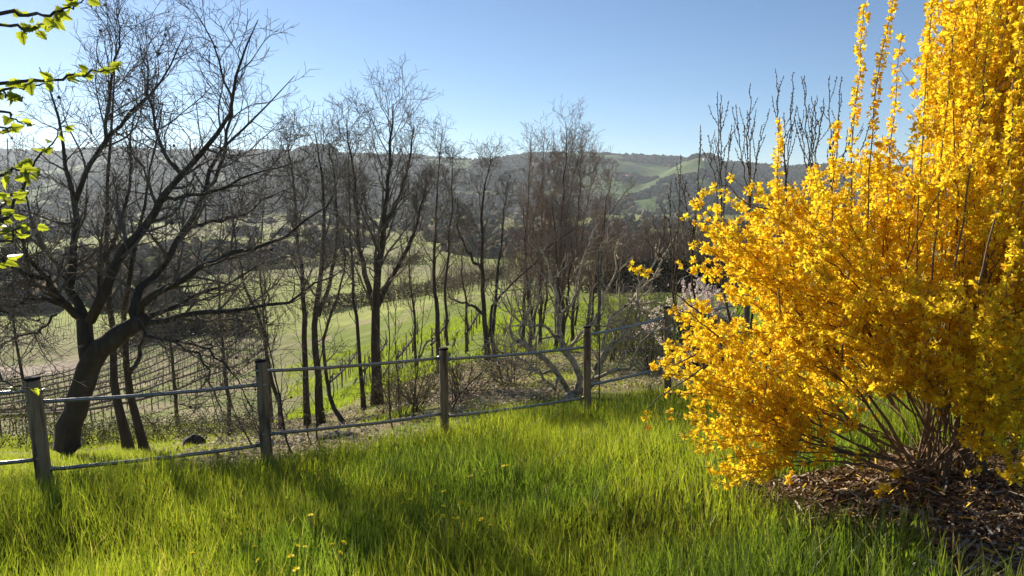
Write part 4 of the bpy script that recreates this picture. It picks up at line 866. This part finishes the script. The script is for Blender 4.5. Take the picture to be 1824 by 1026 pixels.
# bare budding shoots behind the bush ---------------------------------------
def shoots():
    rng = np.random.default_rng(55); D = 8.0; g = onground(1345, D); t = thing('budding_shrub', g, 'leafless shrub with tall budded shoots rising behind the yellow bush', 'shrub')
    tips = [(1190, 345, 8), (1212, 275, 8), (1248, 222, 8), (1262, 240, 8.2), (1278, 163, 8), (1284, 168, 7.9), (1300, 238, 8), (1311, 185, 8.2), (1337, 148, 8), (1332, 200, 8.1), (1357, 222, 8), (1381, 122, 8), (1413, 128, 8.1), (1396, 200, 8), (1433, 134, 7.9), (1478, 134, 8), (1465, 190, 8), (1499, 136, 8.1), (1480, 240, 7.9), (1445, 205, 8.2), (1425, 210, 8), (1455, 170, 8), (1180, 400, 8), (1170, 455, 7.8), (1235, 420, 7.9), (1530, 160, 8.2), (1560, 200, 8.2), (1215, 330, 8)]
    P = []; hubs = [(1235, 400), (1285, 350), (1335, 330), (1400, 300), (1445, 290), (1480, 320), (1205, 470)]
    for hx, hy in hubs: P.append(resample([g+rng.normal(0, .08, 3)*[1, 1, 0], W(1345*.6+hx*.4, 640, D), W(hx, (hy+640)/2, D), W(hx, hy, D)], 14, rng, .01))
    HB = np.stack(P); S = []
    for x_, y_, d in tips:
        h = min(hubs, key=lambda q: abs(q[0]-x_)+.2*abs(q[1]-y_)); S.append(resample([W(h[0], h[1]+rng.uniform(0, 90), D), W(h[0]*.35+x_*.65, h[1]*.55+y_*.45, d), W(x_, y_, d)], 14, rng, .008))
    S = np.stack(S); b = Bag(); b.tubes(HB, np.tile(np.linspace(.022, .009, 14), (len(HB), 1)), 6).build('stem', M_bark2, t, smooth=True)
    SR = np.tile(np.linspace(.0075, .003, 14), (len(S), 1)); P1, R1 = grow(S, SR, 4, rng, .2, .8, .35, .3, 26, 8, .16, .08, 6, .6, .0028)
    b = Bag(); b.tubes(S, SR, 5, cap=False); b.tubes(P1, R1, 4, cap=False); b.build('twigs', M_bark2, t)
    E = np.concatenate([along(S, .03, rng, .3, 1)[0], along(P1, .03, rng, .2, 1)[0]]); E = E+rng.normal(0, .006, E.shape); V, T, C = lumps(E, rng.uniform(.004, .008, len(E)), rng, np.tile([[.10, .075, .045]], (len(E), 1)), .15, 1.4); Bag().add(V, None, T, C).build('buds', M_mulch, t)
shoots()
def pink():
    rng = np.random.default_rng(56); D = 14.; g = onground(1252, D); t = thing('blossoming_shrub', g, 'pale pinkish white blossoming shrub half hidden behind the left edge of the yellow bush', 'shrub')
    n = 26; a = rng.uniform(0, 2*PI, n); e = np.radians(rng.uniform(45, 85, n)); d = np.stack([np.cos(a)*np.cos(e), np.sin(a)*np.cos(e), np.sin(e)], 1); P = [np.tile(g, (n, 1))]; L = rng.uniform(1.1, 1.9, n)
    for k in range(9): d = d+rng.normal(0, .09, d.shape); d /= np.linalg.norm(d, axis=1, keepdims=True); P.append(P[-1]+d*(L/9)[:, None])
    P = np.stack(P, 1); R = np.tile(np.linspace(.03, .006, 10), (n, 1)); P1, R1 = grow(P, R, 9, rng, .25, 1, .6, .3, 42, 12, .02, .14, 6, .5, .004); P2, R2 = grow(P1, R1, 4, rng, .2, 1, .22, .3, 42, 12, .02, .14, 4, .6, .003)
    Bag().tubes(P, R, 6).build('stem', M_bark, t); b = Bag(); b.tubes(P1, R1, 4, cap=False); b.tubes(P2, R2, 3, cap=False); b.build('twigs', M_bark, t)
    E = np.concatenate([along(P1, .05, rng, .2)[0], along(P2, .03, rng)[0]]); E = np.repeat(E, 2, 0); k = fbm(E[:, 0]*2.5, E[:, 2]*2.5, 7, 2) > .36; E = E[k]; V, Q, C = flowers(E, rng.normal(0, 1, E.shape), rng, .024, (.85, .73, .66)); build('blossom', V, Q, None, M_pink, t, None, False, C)
pink()
# overhanging leafy branches at the left ------------------------------------
def leafy():
    rng = np.random.default_rng(57); D = 3.5; g = np.array([-3.35, 3.3, float(H(-3.35, 3.3))])
    t = thing('young_leafy_tree', g, 'fresh yellow green leafed branches reaching in from the left edge', 'tree')
    Bag().tubes(resample([g-[0, 0, .1], g+[.1, 0, 1.2], g+[-.1, .1, 2.4], g+[.1, .1, 3.8], g+[.0, 0, 5.0]], 16, rng, .01), np.linspace(.07, .02, 16), 10).build('trunk', M_bark2, t, smooth=True)
    br = [([(-330, 60), (0, 24), (50, 26), (85, 26), (110, 21), (128, 14), (146, 2), (162, -12)], 3.4, 12), ([(-330, 75), (0, 44), (40, 50), (70, 48), (92, 40)], 3.5, 10), ([(-330, 190), (0, 150), (60, 143), (110, 140), (150, 128), (190, 126), (212, 116)], 3.4, 16), ([(-330, 200), (0, 160), (50, 154), (95, 147)], 3.55, 8),
          ([(-330, 200), (-20, 160), (10, 172), (44, 175)], 3.3, 5), ([(-330, 250), (0, 198), (22, 212), (48, 220)], 3.4, 5), ([(-330, 270), (0, 228), (16, 233)], 3.45, 4), ([(-300, 520), (0, 398), (18, 372), (36, 338), (52, 304), (72, 278), (95, 250), (118, 222)], 3.6, 14),
          ([(-300, 540), (0, 432), (22, 412), (42, 402), (64, 404)], 3.5, 8), ([(-330, 360), (-10, 318), (20, 300), (45, 308), (70, 318)], 3.4, 9), ([(-300, 540), (-20, 470), (0, 458), (8, 470)], 3.4, 3), ([(-300, 600), (-40, 620), (10, 680), (40, 688), (66, 694)], 3.9, 3), ([(-300, 480), (-20, 390), (10, 350), (30, 345)], 3.45, 6)]
    hub = g+[.0, 0, 2.3]; NP = []; 
    for pts, d, nl in br:
        e1 = W(*pts[1], d); q0 = g*[1, 1, 0]+[.02, 0, e1[2]-rng.uniform(.12, .38)]; P = resample([q0, q0*.5+e1*.5+[0, rng.normal(0, .1), rng.uniform(.02, .12)]]+[W(x, y, d) for x, y in pts[1:]], 22, rng, .006); Bag().tubes(P, np.linspace(.011, .0022, 22), 6).build('branch', M_bark2, t, smooth=True)
        vis = proj(P)[0] > -70; s0 = np.argmax(vis)/21.
        for k in range(nl): NP.append((P, s0+(1-s0)*(k+.6)/nl))
        for k in range(9): NP.append((P, rng.uniform(.12, max(.25, s0))))
    b = Bag(); pet = Bag()
    for P, s in NP:
        f = min(s, .999)*21; i = int(f); p = P[i]*(1-f+i)+P[min(i+1, 21)]*(f-i)
        for q in range(rng.integers(1, 3)):
            u = rng.normal(0, 1, 3); u[2] = -abs(u[2])*.5+.15; u[1] *= .7; u /= np.linalg.norm(u); sz = rng.uniform(.019, .033)
            n_ = np.cross(u, rng.normal(0, 1, 3)); n_ /= np.linalg.norm(n_); w_ = np.cross(u, n_); p1 = p+u*sz*.5
            pet.tubes(np.array([p, p1]), np.array([.0013, .001]), 4)
            # lobed leaf folded along the midrib: outline in (along, across)
            ol = [(0, .0), (.02, .30), (.22, .62), (.40, .50), (.62, .66), (.72, .40), (1.0, .32), (1.32, .0)]; V = []; mid = []
            fold = rng.uniform(.15, .6); curl = rng.uniform(.05, .5)
            for sgn in (1, -1):
                for (al, ac) in ol: V.append(p1+u*al*sz*1.5+w_*ac*sgn*sz*1.25+n_*(abs(ac)*fold*sz-curl*sz*al*al))
            for al in (0, .22, .45, .68, .95, 1.32): mid.append(p1+u*al*sz*1.5+n_*(-curl*sz*al*al))
            V = V+mid; Q = []; T = []
            for o_ in (0, 8):
                m = 16; T += [(m, o_+1, m+1) if 0 else (m, m+1, o_+1), (o_+1, m+1, o_+2), (m+1, m+2, o_+3), (m+1, o_+3, o_+2), (m+2, m+3, o_+4), (m+2, o_+4, o_+3), (m+3, o_+5, o_+4), (m+3, m+4, o_+5), (m+4, o_+6, o_+5), (m+4, m+5, o_+6)]
            c = np.array([.20, .25, .05])*rng.uniform(.7, 1.5); b.add(V, None, T, c)
    pet.build('leaf_stalks', M_dstem, t); b.build('leaves', M_leaf, t)
leafy()
# ------------------------------------------------------------ haze
def haze():
    x, y0, y1, z0, z1 = 6100, -40, 4300, -190, 185
    V = [(a, b, c) for c in (z0, z1) for a, b in ((-x, y0), (x, y0), (x, y1), (-x, y1))]
    o = build('haze', V, [(0, 3, 2, 1), (4, 5, 6, 7), (0, 1, 5, 4), (1, 2, 6, 5), (2, 3, 7, 6), (3, 0, 4, 7)], None, None, None, (0, 0, 0))
    m = bpy.data.materials.new('haze_air'); m.use_nodes = True; N = m.node_tree.nodes; N.remove(N['Principled BSDF']); v = N.new('ShaderNodeVolumePrincipled')
    v.inputs['Color'].default_value = (.78, .88, 1, 1); v.inputs['Density'].default_value = .000095; v.inputs['Anisotropy'].default_value = .35
    m.node_tree.links.new(v.outputs[0], N['Material Output'].inputs['Volume']); o.data.materials.append(m); tag(o, kind='stuff')
haze()
for o in bpy.data.objects:
    if '_b' in o: del o['_b']
